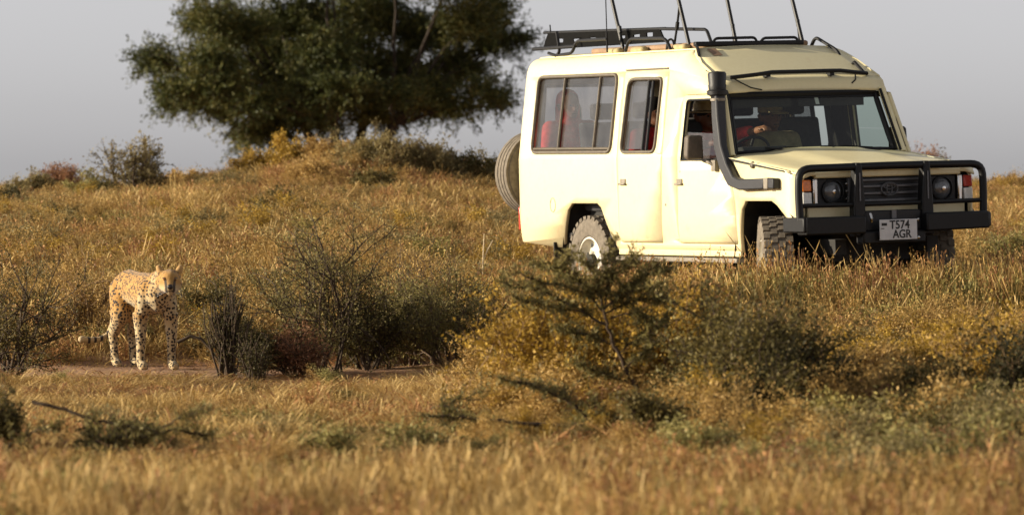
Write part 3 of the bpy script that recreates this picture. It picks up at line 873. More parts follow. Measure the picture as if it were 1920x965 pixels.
ch_.box((2.5, -0.35, 0.42), (3.3, 0.35, 0.70)); ch_.box((0.6, -0.30, 0.36), (1.3, 0.2, 0.5))
ch_.build('chassis', M['chassis'], car)
for s_ in (-1, 1):
    sr = MB(); sr.box((0.50, s_ * 0.80 - 0.05, 0.415), (2.62, s_ * 0.80 + 0.05, 0.455)); sr.build('side_step', M['dustymet'], car, bevel=0.01)
    si = MB(); si.box((0.52, s_ * 0.815 - 0.012, 0.465), (2.65, s_ * 0.815 + 0.012, 0.515)); si.build('sill', M['paint'], car, bevel=0.008)
    mf = MB(); mf.box((-0.66, s_ * 0.72 - 0.13, 0.36), (-0.645, s_ * 0.72 + 0.13, 0.56)); mf.build('mud_flap', M['chassis'], car)
    rbp = MB(); rbp.box((-0.80, s_ * 0.70 - 0.08, 0.43), (-0.52, s_ * 0.70 + 0.08, 0.505)); rbp.build('bumper_end', M['chassis'], car, bevel=0.01)
fc = MB(); fc.tube([(-0.66 + 0.05 * math.cos(a), -0.8465, 0.88 + 0.06 * math.sin(a)) for a in [k * 2 * math.pi / 16 for k in range(16)]], 0.003, 4, closed=True); fc.build('fuel_flap', M['dustymet'], car)
kh = MB(); kh.lathe([(0.012, 0), (0.001, -0.006)], 'y', 10, (1.69, -0.847, 1.155)); kh.lathe([(0.012, 0), (0.001, -0.006)], 'y', 10, (1.42, -0.847, 0.885)); kh.build('keyhole', M['dustymet'], car)
gu = MB(); gu.box((0.60, -0.757, 2.000), (1.35, -0.735, 2.012)); gu.build('door_gutter', M['gasket'], car)

# snorkel
sk = MB()
def skel_box(path, w, d):
    V = []
    for (x, y, z), (ux, uz), wi, de in zip(path, [p[3] for p in snk], w, d):
        V += [(x - ux * wi, y - de, z - uz * wi), (x + ux * wi, y - de, z + uz * wi), (x + ux * wi, y + de, z + uz * wi), (x - ux * wi, y + de, z - uz * wi)]
    F = []
    for i in range(len(path) - 1):
        for k in range(4):
            F.append((i * 4 + k, i * 4 + (k + 1) % 4, (i + 1) * 4 + (k + 1) % 4, (i + 1) * 4 + k))
    F.append((3, 2, 1, 0)); n0 = 4 * (len(path) - 1); F.append((n0, n0 + 1, n0 + 2, n0 + 3))
    sk.add(V, F)
snk = [(2.345, -0.83, 1.77, (1, 0)), (2.37, -0.842, 1.60, (1, 0.05)), (2.44, -0.872, 1.35, (0.97, 0.18)), (2.54, -0.885, 1.20, (0.95, 0.25)), (2.66, -0.885, 1.075, (0.78, 0.62)), (2.80, -0.885, 1.045, (0.1, 1)), (3.20, -0.88, 1.052, (0, 1))]
skel_box([p[:3] for p in snk], [0.046, 0.050, 0.060, 0.064, 0.056, 0.043, 0.042], [0.045, 0.045, 0.035, 0.032, 0.032, 0.032, 0.032])
sko = sk.build('snorkel', M['snork'], car, bevel=0.014)
hd = MB(); hd.lathe([(0.046, -0.12), (0.060, -0.085), (0.084, -0.075), (0.086, -0.045), (0.070, -0.035), (0.074, 0.0), (0.070, 0.01), (0.076, 0.09), (0.066, 0.108), (0.001, 0.115)], 'z', 18, (2.335, -0.83, 1.845)); hd.build('snorkel_head', M['plastic'], sko)
sc_ = MB(); sc_.lathe([(0.058, -0.012), (0.064, -0.01), (0.064, 0.01), (0.058, 0.012)], 'z', 18, (2.345, -0.83, 1.73)); sc_.build('hose_clip', M['dustymet'], sko)
en = MB(); en.box((3.20, -0.912, 1.008), (3.27, -0.845, 1.098)); en.build('end_cap', M['dustymet'], sko, bevel=0.008)
e2 = MB(); e2.box((3.272, -0.910, 1.012), (3.36, -0.845, 1.094)); e2.build('end_plug', M['snork'], sko, bevel=0.01)
bk = MB(); bk.lathe([(0.03, 0), (0.024, -0.02), (0.001, -0.026)], 'y', 12, (2.93, -0.846, 1.20)); bk.build('fender_bracket', M['gasket'], car)

# mirrors
for s_, cx, cz in ((-1, 2.17, 1.345), (1, 2.10, 1.375)):
    m_ = MB()
    m_.prism_x([(s_ * 0.90, cz - 0.09), (s_ * 1.03, cz - 0.095), (s_ * 1.055, cz - 0.07), (s_ * 1.045, cz + 0.09), (s_ * 1.02, cz + 0.105), (s_ * 0.905, cz + 0.10)], cx - 0.03, cx + 0.04)
    mo = m_.build('wing_mirror', M['mirror'] if s_ < 0 else M['plastic'], car, bevel=0.015)
    ar = MB(); ar.tube([(cx + 0.02, s_ * 0.90, cz - 0.10), (cx + 0.12, s_ * 0.90, cz - 0.12), (cx + 0.16, s_ * 0.86, cz - 0.15)], 0.016, 6); ar.box((cx + 0.12, s_ * 0.865 - 0.02, cz - 0.19), (cx + 0.19, s_ * 0.865 + 0.02, cz - 0.10)); ar.build('mirror_arm', M['dustymet'], mo, bevel=0.006)

# roof furniture
hb = MB(); hb.box((-0.55, -0.50, 2.165), (1.50, 0.50, 2.215)); hb.build('roof_hatch', M['rust'], car, bevel=0.02)  # the hatch is cream; its shade is put into this brown base colour
for x in (0.0, 0.45, 1.2):
    pk = MB(); pk.box((x - 0.12, -0.58, 2.15), (x + 0.10, -0.50, 2.205)); pk.build('roll_bag', M['khaki'], car, bevel=0.025)
rk = MB()
rk.tube(fillet([(-0.98, -0.62, 2.165), (-0.90, -0.62, 2.20), (-0.95, -0.62, 2.375)], 0.04), 0.014, 6)
rk.tube(fillet([(-1.12, -0.62, 2.195), (-0.98, -0.62, 2.168), (-0.66, -0.62, 2.182), (-0.58, -0.62, 2.285), (0.0, -0.62, 2.285)], 0.06), 0.014, 6)
rk.tube([(-1.42, -0.62, 2.238), (-0.60, -0.62, 2.240)], 0.016, 6)
rk.tube(fillet([(0.30, -0.60, 2.17), (0.37, -0.60, 2.275), (1.03, -0.60, 2.262), (1.12, -0.60, 2.16)], 0.07), 0.014, 6)
rk.tube([(-1.6, -0.42, 2.385), (0.7, -0.42, 2.350)], 0.012, 6)
rk.tube(fillet([(0.6, -0.42, 2.350), (1.42, -0.42, 2.318), (1.50, -0.42, 2.20)], 0.04), 0.014, 6)
rk.tube(fillet([(0.95, -0.55, 2.165), (0.98, -0.55, 2.25), (1.07, -0.55, 2.25), (1.10, -0.55, 2.165)], 0.05), 0.010, 6)
rko = rk.build('roof_rack', M['black'], car)
# perforated side tray of the rack
holes = [rounded([(x, 2.290), (x + 0.12, 2.289), (x + 0.12, 2.322), (x, 2.323)], 0.010, 2) for x in (-1.33, -1.02, -0.70, -0.15, 0.12, 0.36)]
tray_out = [(-1.62, 2.235), (0.70, 2.235), (0.60, 2.352), (-1.50, 2.385)]
polys = [[Vector((a, b, 0)) for a, b in tray_out]] + [[Vector((a, b, 0)) for a, b in h] for h in holes]
flat = [v for p in polys for v in p]
tm = MB(); tm.add([(v.x, -0.43, v.y) for v in flat], [tuple(t) for t in tessellate_polygon(polys)])
tr = tm.build('perforated_tray', M['matt'], rko, smooth=0)
so = tr.modifiers.new('solid', 'SOLIDIFY'); so.thickness = 0.012
an = MB(); an.tube([(-1.45, -0.43, 2.38), (-1.46, -0.43, 2.45)], 0.006, 5); an.build('rack_pin', M['black'], rko)
fb = MB(); fb.box((1.545, -0.62, 2.175), (1.60, 0.40, 2.215)); fb.build('front_rail', M['black'], rko, bevel=0.01)
for y0, y1, z in ((-0.45, -0.03, 2.240), (0.0, 0.36, 2.236)):
    lp = MB(); lp.tube(fillet([(1.57, y0, 2.20), (1.57, y0 + 0.03, z), (1.57, y1 - 0.02, z + 0.002), (1.57, y1, 2.20)], 0.03), 0.012, 6); lp.build('front_loop', M['black'], rko)
hp = MB(); hp.tube(fillet([(1.40, 0.58, 2.165), (1.47, 0.58, 2.240), (1.79, 0.61, 2.115), (1.83, 0.63, 2.005), (1.90, 0.64, 1.98)], 0.05), 0.015, 6)
hp.tube(fillet([(1.92, 0.64, 1.95), (2.02, 0.63, 2.02), (2.20, 0.63, 1.91), (1.96, 0.64, 1.945)], 0.02), 0.014, 6); hp.build('side_guard', M['black'], rko)
hq = MB(); hq.tube(fillet([(1.57, -0.60, 2.19), (1.72, -0.665, 2.14), (1.86, -0.72, 2.01), (2.05, -0.745, 1.955), (2.22, -0.72, 1.915)], 0.08), 0.014, 6); hq.build('side_guard', M['black'], rko)
wb = MB(); wb.tube([(2.25, -0.66, 1.905), (2.30, -0.45, 1.925), (2.29, -0.30, 1.942), (2.27, 0.25, 1.945), (2.25, 0.36, 1.945), (2.21, 0.64, 1.918)], 0.017, 8)
wb.box((2.20, -0.34, 1.905), (2.27, -0.30, 1.94)); wb.box((2.19, 0.26, 1.905), (2.26, 0.30, 1.94)); wb.build('front_bar', M['black'], rko)
cb = MB(); cb.tube([(2.26, -0.64, 1.90), (2.285, -0.58, 1.86), (2.30, -0.50, 1.82), (2.30, -0.40, 1.80)], 0.006, 5); cb.tube([(2.22, 0.52, 1.91), (2.26, 0.50, 1.87), (2.265, 0.46, 1.84)], 0.006, 5); cb.build('cable', M['black'], rko)
for x, y, dx, bx in ((0.08, -0.50, -0.19, 0.0), (1.27, -0.50, -0.19, -0.27), (0.26, 0.50, -0.16, -0.03), (1.41, 0.50, -0.19, -0.04)):
    po = MB()
    z0 = 2.165
    po.tube([(x, y, z0), (x + dx * 1.62, y, z0 + 0.70)], 0.017, 8)
    poo = po.build('roof_strut', M['black'], rko)
    st = MB(); st.tube([(x + bx - 0.02, y, z0), (x + bx * 0.55 + dx * 0.35, y, z0 + 0.20), (x + dx * 0.86, y, z0 + 0.37)], 0.010, 6)
    st.tube([(x + bx * 0.62 + dx * 0.30, y, z0 + 0.17), (x + bx * 0.5 + dx * 0.38, y, z0 + 0.225)], 0.017, 8); st.build('gas_spring', M['black'], poo)
ae = MB(); ae.tube([(0.0, -0.62, 2.17), (0.0, -0.62, 2.34)], 0.008, 6); ae.tube([(0.0, -0.62, 2.34), (-0.005, -0.62, 2.95)], 0.005, 5); ae.build('aerial', M['black'], car)

# ------------------------------------------------------------------ organic bodies
def blob(name, caps, voxel, smooth_it, mats, parent=None, squash=None, post=None):
    """tapered capsules merged into one continuous skin"""
    bm = bmesh.new()
    for (a, ra), (b_, rb) in caps:
        t = bmesh.new()
        for c, r in ((a, ra), (b_, rb)):
            res = bmesh.ops.create_icosphere(t, subdivisions=2, radius=r)
            for v in res['verts']:
                v.co += Vector(c)
        h = bmesh.ops.convex_hull(t, input=t.verts[:])
        bmesh.ops.delete(t, geom=list({g for g in h['geom_interior'] + h['geom_unused'] if isinstance(g, bmesh.types.BMVert)}), context='VERTS')
        me_t = bpy.data.meshes.new('t'); t.to_mesh(me_t); t.free()
        bm.from_mesh(me_t); bpy.data.meshes.remove(me_t)
    me = bpy.data.meshes.new(name); bm.to_mesh(me); bm.free()
    tmp = bpy.data.objects.new('tmp', me); COL.objects.link(tmp)
    rm = tmp.modifiers.new('r', 'REMESH'); rm.mode = 'VOXEL'; rm.voxel_size = voxel
    sm = tmp.modifiers.new('s', 'SMOOTH'); sm.iterations = smooth_it; sm.factor = 0.5
    dg = bpy.context.evaluated_depsgraph_get()
    out = bpy.data.meshes.new_from_object(tmp.evaluated_get(dg))
    bpy.data.objects.remove(tmp); bpy.data.meshes.remove(me)
    out.name = name
    out.materials.clear()
    for m_ in mats:
        out.materials.append(m_)
    if post:
        post(out)
    out.polygons.foreach_set('use_smooth', [True] * len(out.polygons))
    return link(bpy.data.objects.new(name, out), parent)

def chain(*pts):
    return [(((p[0], p[1], p[2]), p[3]), ((q[0], q[1], q[2]), q[3])) for p, q in zip(pts, pts[1:])]

# ---- cheetah
def fur_mat():
    m, nt, b = new_mat('spotted_fur')
    at_ = nt.nodes.new('ShaderNodeAttribute'); at_.attribute_name = 'coat'
    sep = nt.nodes.new('ShaderNodeSeparateColor'); nt.links.new(at_.outputs['Color'], sep.inputs[0])
    tc = nt.nodes.new('ShaderNodeTexCoord')
    n = noise_node(nt, 60, 3, 0.6, tc.outputs['Object'])
    add = nt.nodes.new('ShaderNodeMixRGB'); add.blend_type = 'ADD'; add.inputs[0].default_value = 0.006
    nt.links.new(tc.outputs['Object'], add.inputs[1]); nt.links.new(n.outputs['Color'], add.inputs[2])
    vo = nt.nodes.new('ShaderNodeTexVoronoi'); vo.inputs['Scale'].default_value = 45.0; vo.inputs['Randomness'].default_value = 0.85
    nt.links.new(add.outputs[0], vo.inputs['Vector'])
    sp_ = ramp(nt, [(0.40, (1, 1, 1)), (0.47, (0, 0, 0))], vo.outputs['Distance'])
    mu = nt.nodes.new('ShaderNodeMath'); mu.operation = 'MULTIPLY'
    nt.links.new(sp_.outputs[0], mu.inputs[0]); nt.links.new(sep.outputs[2], mu.inputs[1])
    mx0 = nt.nodes.new('ShaderNodeMath'); mx0.operation = 'MAXIMUM'
    nt.links.new(mu.outputs[0], mx0.inputs[0]); nt.links.new(sep.outputs[1], mx0.inputs[1])
    base = nt.nodes.new('ShaderNodeMixRGB')
    base.inputs[1].default_value = (0.40, 0.212, 0.052, 1); base.inputs[2].default_value = (0.48, 0.37, 0.205, 1)
    nt.links.new(sep.outputs[0], base.inputs[0])
    fin = nt.nodes.new('ShaderNodeMixRGB'); fin.inputs[2].default_value = (0.022, 0.014, 0.010, 1)
    nt.links.new(mx0.outputs[0], fin.inputs[0]); nt.links.new(base.outputs[0], fin.inputs[1])
    nt.links.new(fin.outputs[0], b.inputs['Base Color'])
    b.inputs['Roughness'].default_value = 0.85
    b.inputs['Sheen Weight'].default_value = 0.15
    n3 = noise_node(nt, 220, 3, 0.7, tc.outputs['Object'])
    bp = nt.nodes.new('ShaderNodeBump'); bp.inputs['Strength'].default_value = 0.35; bp.inputs['Distance'].default_value = 0.004
    nt.links.new(n3.outputs['Fac'], bp.inputs['Height']); nt.links.new(bp.outputs[0], b.inputs['Normal'])
    return m
M['fur'] = fur_mat()
M['nose'] = simple('nose_black', (0.02, 0.012, 0.01), 0.4)
M['eye'] = simple('amber_eye', (0.12, 0.05, 0.01), 0.1)

CH_YAW = rad(-90 + 25)
cheetah = thing('cheetah', 'spotted cheetah standing in short grass, facing the camera', 'cheetah', (-2.715, 35.83, ground(-2.7, 35.75) + 0.005), CH_YAW)
def ch_world(x, y):
    c_, s_ = math.cos(CH_YAW), math.sin(CH_YAW)
    return (-2.715 + x * c_ - y * s_, 35.83 + x * s_ + y * c_)
zf = (ground(*ch_world(0.24, -0.1)) + ground(*ch_world(0.32, 0.1))) / 2
zh = (ground(*ch_world(-0.32, -0.09)) + ground(*ch_world(-0.28, 0.04))) / 2
cheetah.rotation_euler = (0, math.atan2(zh - zf, 0.58) * 0.5, CH_YAW)      # all four paws on the sloping ground
cheetah.location.z = zf + (zh - zf) * 0.28 / 0.58 - 0.002
HX, HY_, HZ = 0.535, 0.0, 0.655       # centre of the skull
HM = Matrix.Translation((HX, 0, HZ)) @ Matrix.Rotation(rad(-19), 4, 'Z') @ Matrix.Scale(1.10, 4) @ Matrix.Translation((-HX, 0, -HZ))
HMI = HM.inverted()
caps = []
caps += chain((-0.40, 0, 0.588, 0.105), (-0.30, 0, 0.592, 0.134), (-0.13, 0, 0.582, 0.126), (0.06, 0, 0.560, 0.145), (0.20, 0, 0.548, 0.155), (0.31, 0, 0.565, 0.128))
caps += chain((0.24, 0, 0.650, 0.065), (0.34, 0, 0.640, 0.096), (0.43, 0, 0.648, 0.082), (HX - 0.02, 0, 0.660, 0.074))
caps += chain((0.30, 0, 0.50, 0.085), (0.36, 0, 0.56, 0.075))
legs = []
# hind legs: thigh forward to the knee, hock pointing back, upright shank
for s_, off, y in ((-1, -0.02, -0.085), (1, 0.015, 0.036)):
    legs += chain((-0.32, s_ * 0.064, 0.57, 0.092), (-0.25 + off, y, 0.47, 0.085), (-0.21 + off, y * 1.1, 0.385, 0.058), (-0.30 + off, y * 1.12, 0.30, 0.040), (-0.375 + off, y * 1.12, 0.235, 0.027), (-0.345 + off, y * 1.12, 0.14, 0.023), (-0.325 + off, y * 1.12, 0.045, 0.025), (-0.265 + off, y * 1.12, 0.024, 0.027))
# front legs
for s_, off in ((-1, -0.03), (1, 0.05)):
    y = s_ * 0.10
    legs += chain((0.27, y * 0.8, 0.585, 0.072), (0.255 + off * 0.5, y, 0.48, 0.065), (0.235 + off, y * 1.05, 0.395, 0.043), (0.255 + off, y * 1.05, 0.22, 0.029), (0.25 + off, y * 1.05, 0.12, 0.024), (0.255 + off, y * 1.05, 0.045, 0.025), (0.31 + off, y * 1.05, 0.024, 0.028))
caps += [((p, r * (1.10 if r > 0.06 else 1.32)), (q, w * (1.10 if w > 0.06 else 1.32))) for (p, r), (q, w) in legs]
# tail: down behind the hocks, tip swung out to the side
caps += chain((-0.46, 0, 0.60, 0.038), (-0.54, -0.01, 0.47, 0.026), (-0.575, -0.02, 0.33, 0.022), (-0.585, -0.06, 0.23, 0.021), (-0.585, -0.13, 0.195, 0.022), (-0.575, -0.21, 0.190, 0.025), (-0.565, -0.28, 0.200, 0.026))
# head
hcaps = []
hcaps += chain((HX, 0, HZ + 0.004, 0.077), (HX + 0.035, 0, HZ + 0.006, 0.062))
hcaps += chain((HX + 0.03, 0, HZ - 0.010, 0.062), (HX + 0.088, 0, HZ - 0.040, 0.038))
for s_ in (-1, 1):
    hcaps += chain((HX + 0.02, s_ * 0.038, HZ - 0.020, 0.046), (HX + 0.085, s_ * 0.017, HZ - 0.052, 0.027))
    hcaps += chain((HX - 0.012, s_ * 0.050, HZ + 0.045, 0.028), (HX - 0.018, s_ * 0.072, HZ + 0.088, 0.020))
hcaps += chain((HX + 0.04, 0, HZ - 0.068, 0.024), (HX + 0.088, 0, HZ - 0.076, 0.018))
caps += [((tuple(HM @ Vector(p)), r * 1.1), (tuple(HM @ Vector(q)), w * 1.1)) for (p, r), (q, w) in hcaps]
def coat(me):
    a = me.color_attributes.new('coat', 'FLOAT_COLOR', 'POINT')
    for i, v in enumerate(me.vertices):
        x, y, z = v.co
        if x > HX - 0.10 and z > HZ - 0.13: x, y, z = HMI @ v.co
        white = 0.0; dark = 0.0; spots = 1.0
        nz = v.normal.z
        if -0.45 < x < 0.42 and z > 0.40:
            white = max(0, min(1, -nz * 1.3)) * max(0, min(1, (0.58 - z) / 0.08))
            if x > 0.26: white = max(white, max(0, min(1, (0.60 - z) / 0.10)))
        if z < 0.42:
            white = max(white, max(0, min(1, (0.44 - z) / 0.14)) * 0.85)
        if x > HX - 0.05 and z > HZ - 0.11:           # head
            spots = 0.8 if x < HX + 0.045 else 0.0
            if x > HX + 0.01: white = max(0, min(1, (HZ - 0.012 - z) / 0.035)) * 0.85
            if abs(y) > 0.04 and z > HZ + 0.06:
                white = 0.2; spots = 0
                if x < HX - 0.022: dark = 0.9
            if x > HX + 0.02:
                t = abs(abs(y) - (0.030 + 0.002 * (z - HZ) / 0.02))
                if t < 0.0085 and HZ - 0.075 < z < HZ + 0.012: dark = 0.95       # tear marks
                if z < HZ - 0.06 and abs(y) < 0.022 and z > HZ - 0.068: dark = 0.9  # mouth line
        elif x > 0.36 and z > 0.50:
            white = max(white, 0.55)
        if x < -0.50 and z < 0.36:                    # ringed tail end
            spots = 0
            s_ = -y if z < 0.25 else 0.0
            white = 0.75
            if z < 0.26:
                k = (s_ + 0.0) / 0.052
                dark = 1.0 if (k % 1.0) < 0.48 and s_ < 0.245 else 0.0
                if s_ > 0.262: white = 1.0
        a.data[i].color = (white, dark, spots, 1)
fur = blob('body', caps, 0.0075, 5, [M['fur']], cheetah, post=coat)
for v in fur.data.vertices:
    if -0.45 < v.co.x < 0.40 and v.co.z > 0.42:
        v.co.y *= 0.90
for s_ in (-1, 1):
    e = MB(); e.lathe([(0.0005, -0.012), (0.009, -0.009), (0.013, 0), (0.009, 0.009), (0.0005, 0.012)], 'x', 12, (HX + 0.076, s_ * 0.032, HZ + 0.014)); e.build('eye', M['eye'], cheetah)
    em_ = MB(); em_.tube([(HX + 0.078, s_ * 0.018, HZ + 0.012), (HX + 0.077, s_ * 0.032, HZ + 0.024), (HX + 0.066, s_ * 0.046, HZ + 0.020)], 0.006, 5); em_.build('eyelid', M['nose'], cheetah)
no = MB(); no.lathe([(0.0005, 0.012), (0.014, 0.008), (0.019, 0), (0.012, -0.006)], 'x', 12, (HX + 0.125, 0, HZ - 0.036)); no.build('nose', M['nose'], cheetah)
wh = MB()
for s_ in (-1, 1):
    for k in range(4):
        wh.tube([(HX + 0.10, s_ * 0.028, HZ - 0.05 - 0.006 * k), (HX + 0.09, s_ * 0.085, HZ - 0.058 - 0.014 * k)], 0.0008, 3)
wh.build('whiskers', M['white'], cheetah, smooth=0)

for o_ in list(cheetah.children):
    if o_ is not fur:
        o_.data.transform(HM)
# ---- people inside the vehicle (their own things: they sit in it)
def person(name, label, seat_x, seat_y, head_dz=0.0, shirt='redshirt', hat=None, hatcol='khaki', reach=None, lean=0.0, shawl=False, head_turn=0.0):
    p = thing('person', label, 'person', CAR_POS + CAR_R @ Vector((seat_x, seat_y, 0.98)))
    p.rotation_euler = CAR_R.to_euler()
    # local: x forward, y left, z up from the seat cushion
    hz = 0.68 + head_dz
    sx = lean
    sh = [(sx + 0.02, s_ * 0.19, hz - 0.19) for s_ in (-1, 1)]
    if reach:
        arms = []
        for s_, (el, wr, hd_) in zip((-1, 1), reach):
            arms.append((sh[0 if s_ < 0 else 1], el, wr, hd_))
    else:
        arms = [(sh[i], (sx + 0.06, s_ * 0.25, hz - 0.45), (sx + 0.26, s_ * 0.17, 0.14), (sx + 0.34, s_ * 0.13, 0.13)) for i, s_ in enumerate((-1, 1))]
    c = []
    c += chain((0, 0, 0.10, 0.14), (sx * 0.5, 0, 0.25, 0.125), (sx, 0, hz - 0.28, 0.135), (sx, 0, hz - 0.20, 0.10), (sx + 0.015, 0, hz - 0.12, 0.055), (sx + 0.03, 0, hz - 0.04, 0.06))
    c += chain((sx + 0.0, -0.15, hz - 0.20, 0.075), (sx, 0.15, hz - 0.20, 0.075))
    c += chain((sx + 0.03, 0, hz + 0.0, 0.082), (sx + 0.015, 0, hz + 0.05, 0.090))
    c += chain((sx + 0.055, 0, hz - 0.045, 0.058), (sx + 0.075, 0, hz - 0.06, 0.045))
    c += chain((sx + 0.115, 0, hz + 0.01, 0.012), (sx + 0.128, 0, hz - 0.018, 0.016))
    for s_ in (-1, 1):
        c += chain((sx + 0.01, s_ * 0.088, hz - 0.02, 0.018), (sx + 0.0, s_ * 0.095, hz + 0.015, 0.020))
        c += chain((0.02, s_ * 0.09, 0.09, 0.095), (0.42, s_ * 0.12, 0.09, 0.070), (0.46, s_ * 0.12, -0.26, 0.045), (0.50, s_ * 0.12, -0.30, 0.04), (0.60, s_ * 0.12, -0.30, 0.03))
    for a in arms:
        s0, el, wr, hd_ = [Vector(q) for q in a]
        c += chain((*s0, 0.062), (*el, 0.045), (*wr, 0.030))
        d = (hd_ - wr).normalized()
        sd = d.cross(Vector((0, 0, 1))).normalized()
        nrm = sd.cross(d)
        palm = wr + d * 0.07
        c += chain((*wr, 0.028), (*(wr + d * 0.045), 0.030), (*palm, 0.030))
        for k in range(4):              # four fingers curled down, thumb from the side
            b0 = palm + sd * (k - 1.5) * 0.019
            L = (0.036, 0.042, 0.039, 0.030)[k]
            c += chain((*b0, 0.0095), (*(b0 + d * L), 0.009), (*(b0 + d * (L + 0.018) - nrm * 0.028), 0.008))
        th = wr + d * 0.03 + sd * 0.03
        c += chain((*th, 0.012), (*(th + d * 0.03 + sd * 0.022), 0.010), (*(th + d * 0.055 + sd * 0.018 - nrm * 0.012), 0.009))
    def skinmat(me):
        for pl_ in me.polygons:
            pl_.material_index = 0
    b = blob('body', c, 0.010, 2, [M['skin']], p)
    # clothing: shirt and trousers a little outside the body
    e_ = 0.014
    t = []
    t += chain((0, 0, 0.12, 0.15 + e_), (sx * 0.5, 0, 0.25, 0.135 + e_), (sx, 0, hz - 0.28, 0.142 + e_), (sx, 0, hz - 0.205, 0.105 + e_))
    t += chain((sx, -0.15, hz - 0.205, 0.078 + e_), (sx, 0.15, hz - 0.205, 0.078 + e_))
    for a in arms:
        s0, el, wr, hd_ = [Vector(q) for q in a]
        t += chain((*s0, 0.066 + e_), (*el, 0.050 + e_), (*(el + (wr - el) * 0.25), 0.046 + e_))
    if shawl:
        t += chain((sx - 0.02, 0, hz + 0.06, 0.105), (sx - 0.02, 0, hz - 0.10, 0.11), (sx, 0, 0.2, 0.22))
    blob('shirt' if not shawl else 'shawl', t, 0.014, 3, [M[shirt]], p)
    tr_ = []
    for s_ in (-1, 1):
        tr_ += chain((0.0, s_ * 0.08, 0.09, 0.115), (0.42, s_ * 0.12, 0.09, 0.085), (0.46, s_ * 0.12, -0.22, 0.062))
    blob('trousers', tr_, 0.014, 3, [M['darkcloth']], p)
    if not shawl:
        hr = MB(); hr.lathe([(0.093, -0.02), (0.098, 0.02), (0.090, 0.065), (0.060, 0.098), (0.001, 0.110)], 'z', 18, (sx + 0.010, 0, hz + 0.035)); hr.build('hair', M['hair'], p)
    for s_ in (-1, 1):
        ey = MB(); ey.lathe([(0.0005, 0.006), (0.009, 0.002), (0.009, -0.004)], 'x', 8, (sx + 0.108, s_ * 0.033, hz + 0.012)); ey.build('eye', M['ink'], p)
    mo_ = MB(); mo_.tube([(sx + 0.108, -0.022, hz - 0.062), (sx + 0.119, 0, hz - 0.060), (sx + 0.108, 0.022, hz - 0.062)], 0.005, 5); mo_.build('mouth', M['hair'], p)
    if hat:
        ha = MB()
        ha.lathe([(0.165, 0.020), (0.170, 0.028), (0.108, 0.042), (0.104, 0.09), (0.088, 0.125), (0.001, 0.135)] if hat == 'brim' else [(0.104, 0.02), (0.106, 0.06), (0.092, 0.115), (0.06, 0.14), (0.001, 0.148)], 'z', 20, (sx + 0.012, 0, hz + 0.02))
        if hat == 'cap':
            ha.prism([(sx + 0.09, hz + 0.045), (sx + 0.20, hz + 0.025), (sx + 0.20, hz + 0.033), (sx + 0.09, hz + 0.058)], -0.075, 0.075)
        ha.build('hat', M[hatcol], p)
    return p
person('person', 'driver in a red shirt and pale sun hat, one arm over the steering wheel', 1.36, -0.43, -0.07, 'redshirt', 'brim', 'straw',
       reach=[((0.24, -0.24, 0.38), (0.50, -0.16, 0.40), (0.58, -0.10, 0.42)), ((0.34, 0.20, 0.47), (0.66, 0.16, 0.50), (0.80, 0.16, 0.52))], lean=0.02)
person('person', 'passenger in a khaki shirt and khaki cap behind the windscreen', 1.40, 0.13, -0.08, 'khaki', 'cap', 'khaki', lean=0.06)
person('person', 'passenger in red seated at the narrow door window', 0.40, -0.40, -0.02, 'redshirt')
person('person', 'passenger wrapped in a red shawl seen through the wide side window', -1.00, -0.50, 0.06, 'redshirt', shawl=True)

# ------------------------------------------------------------------ plants
def unit(rng, n):
    v = rng.normal(size=(n, 3))
    return v / np.linalg.norm(v, axis=1, keepdims=True)

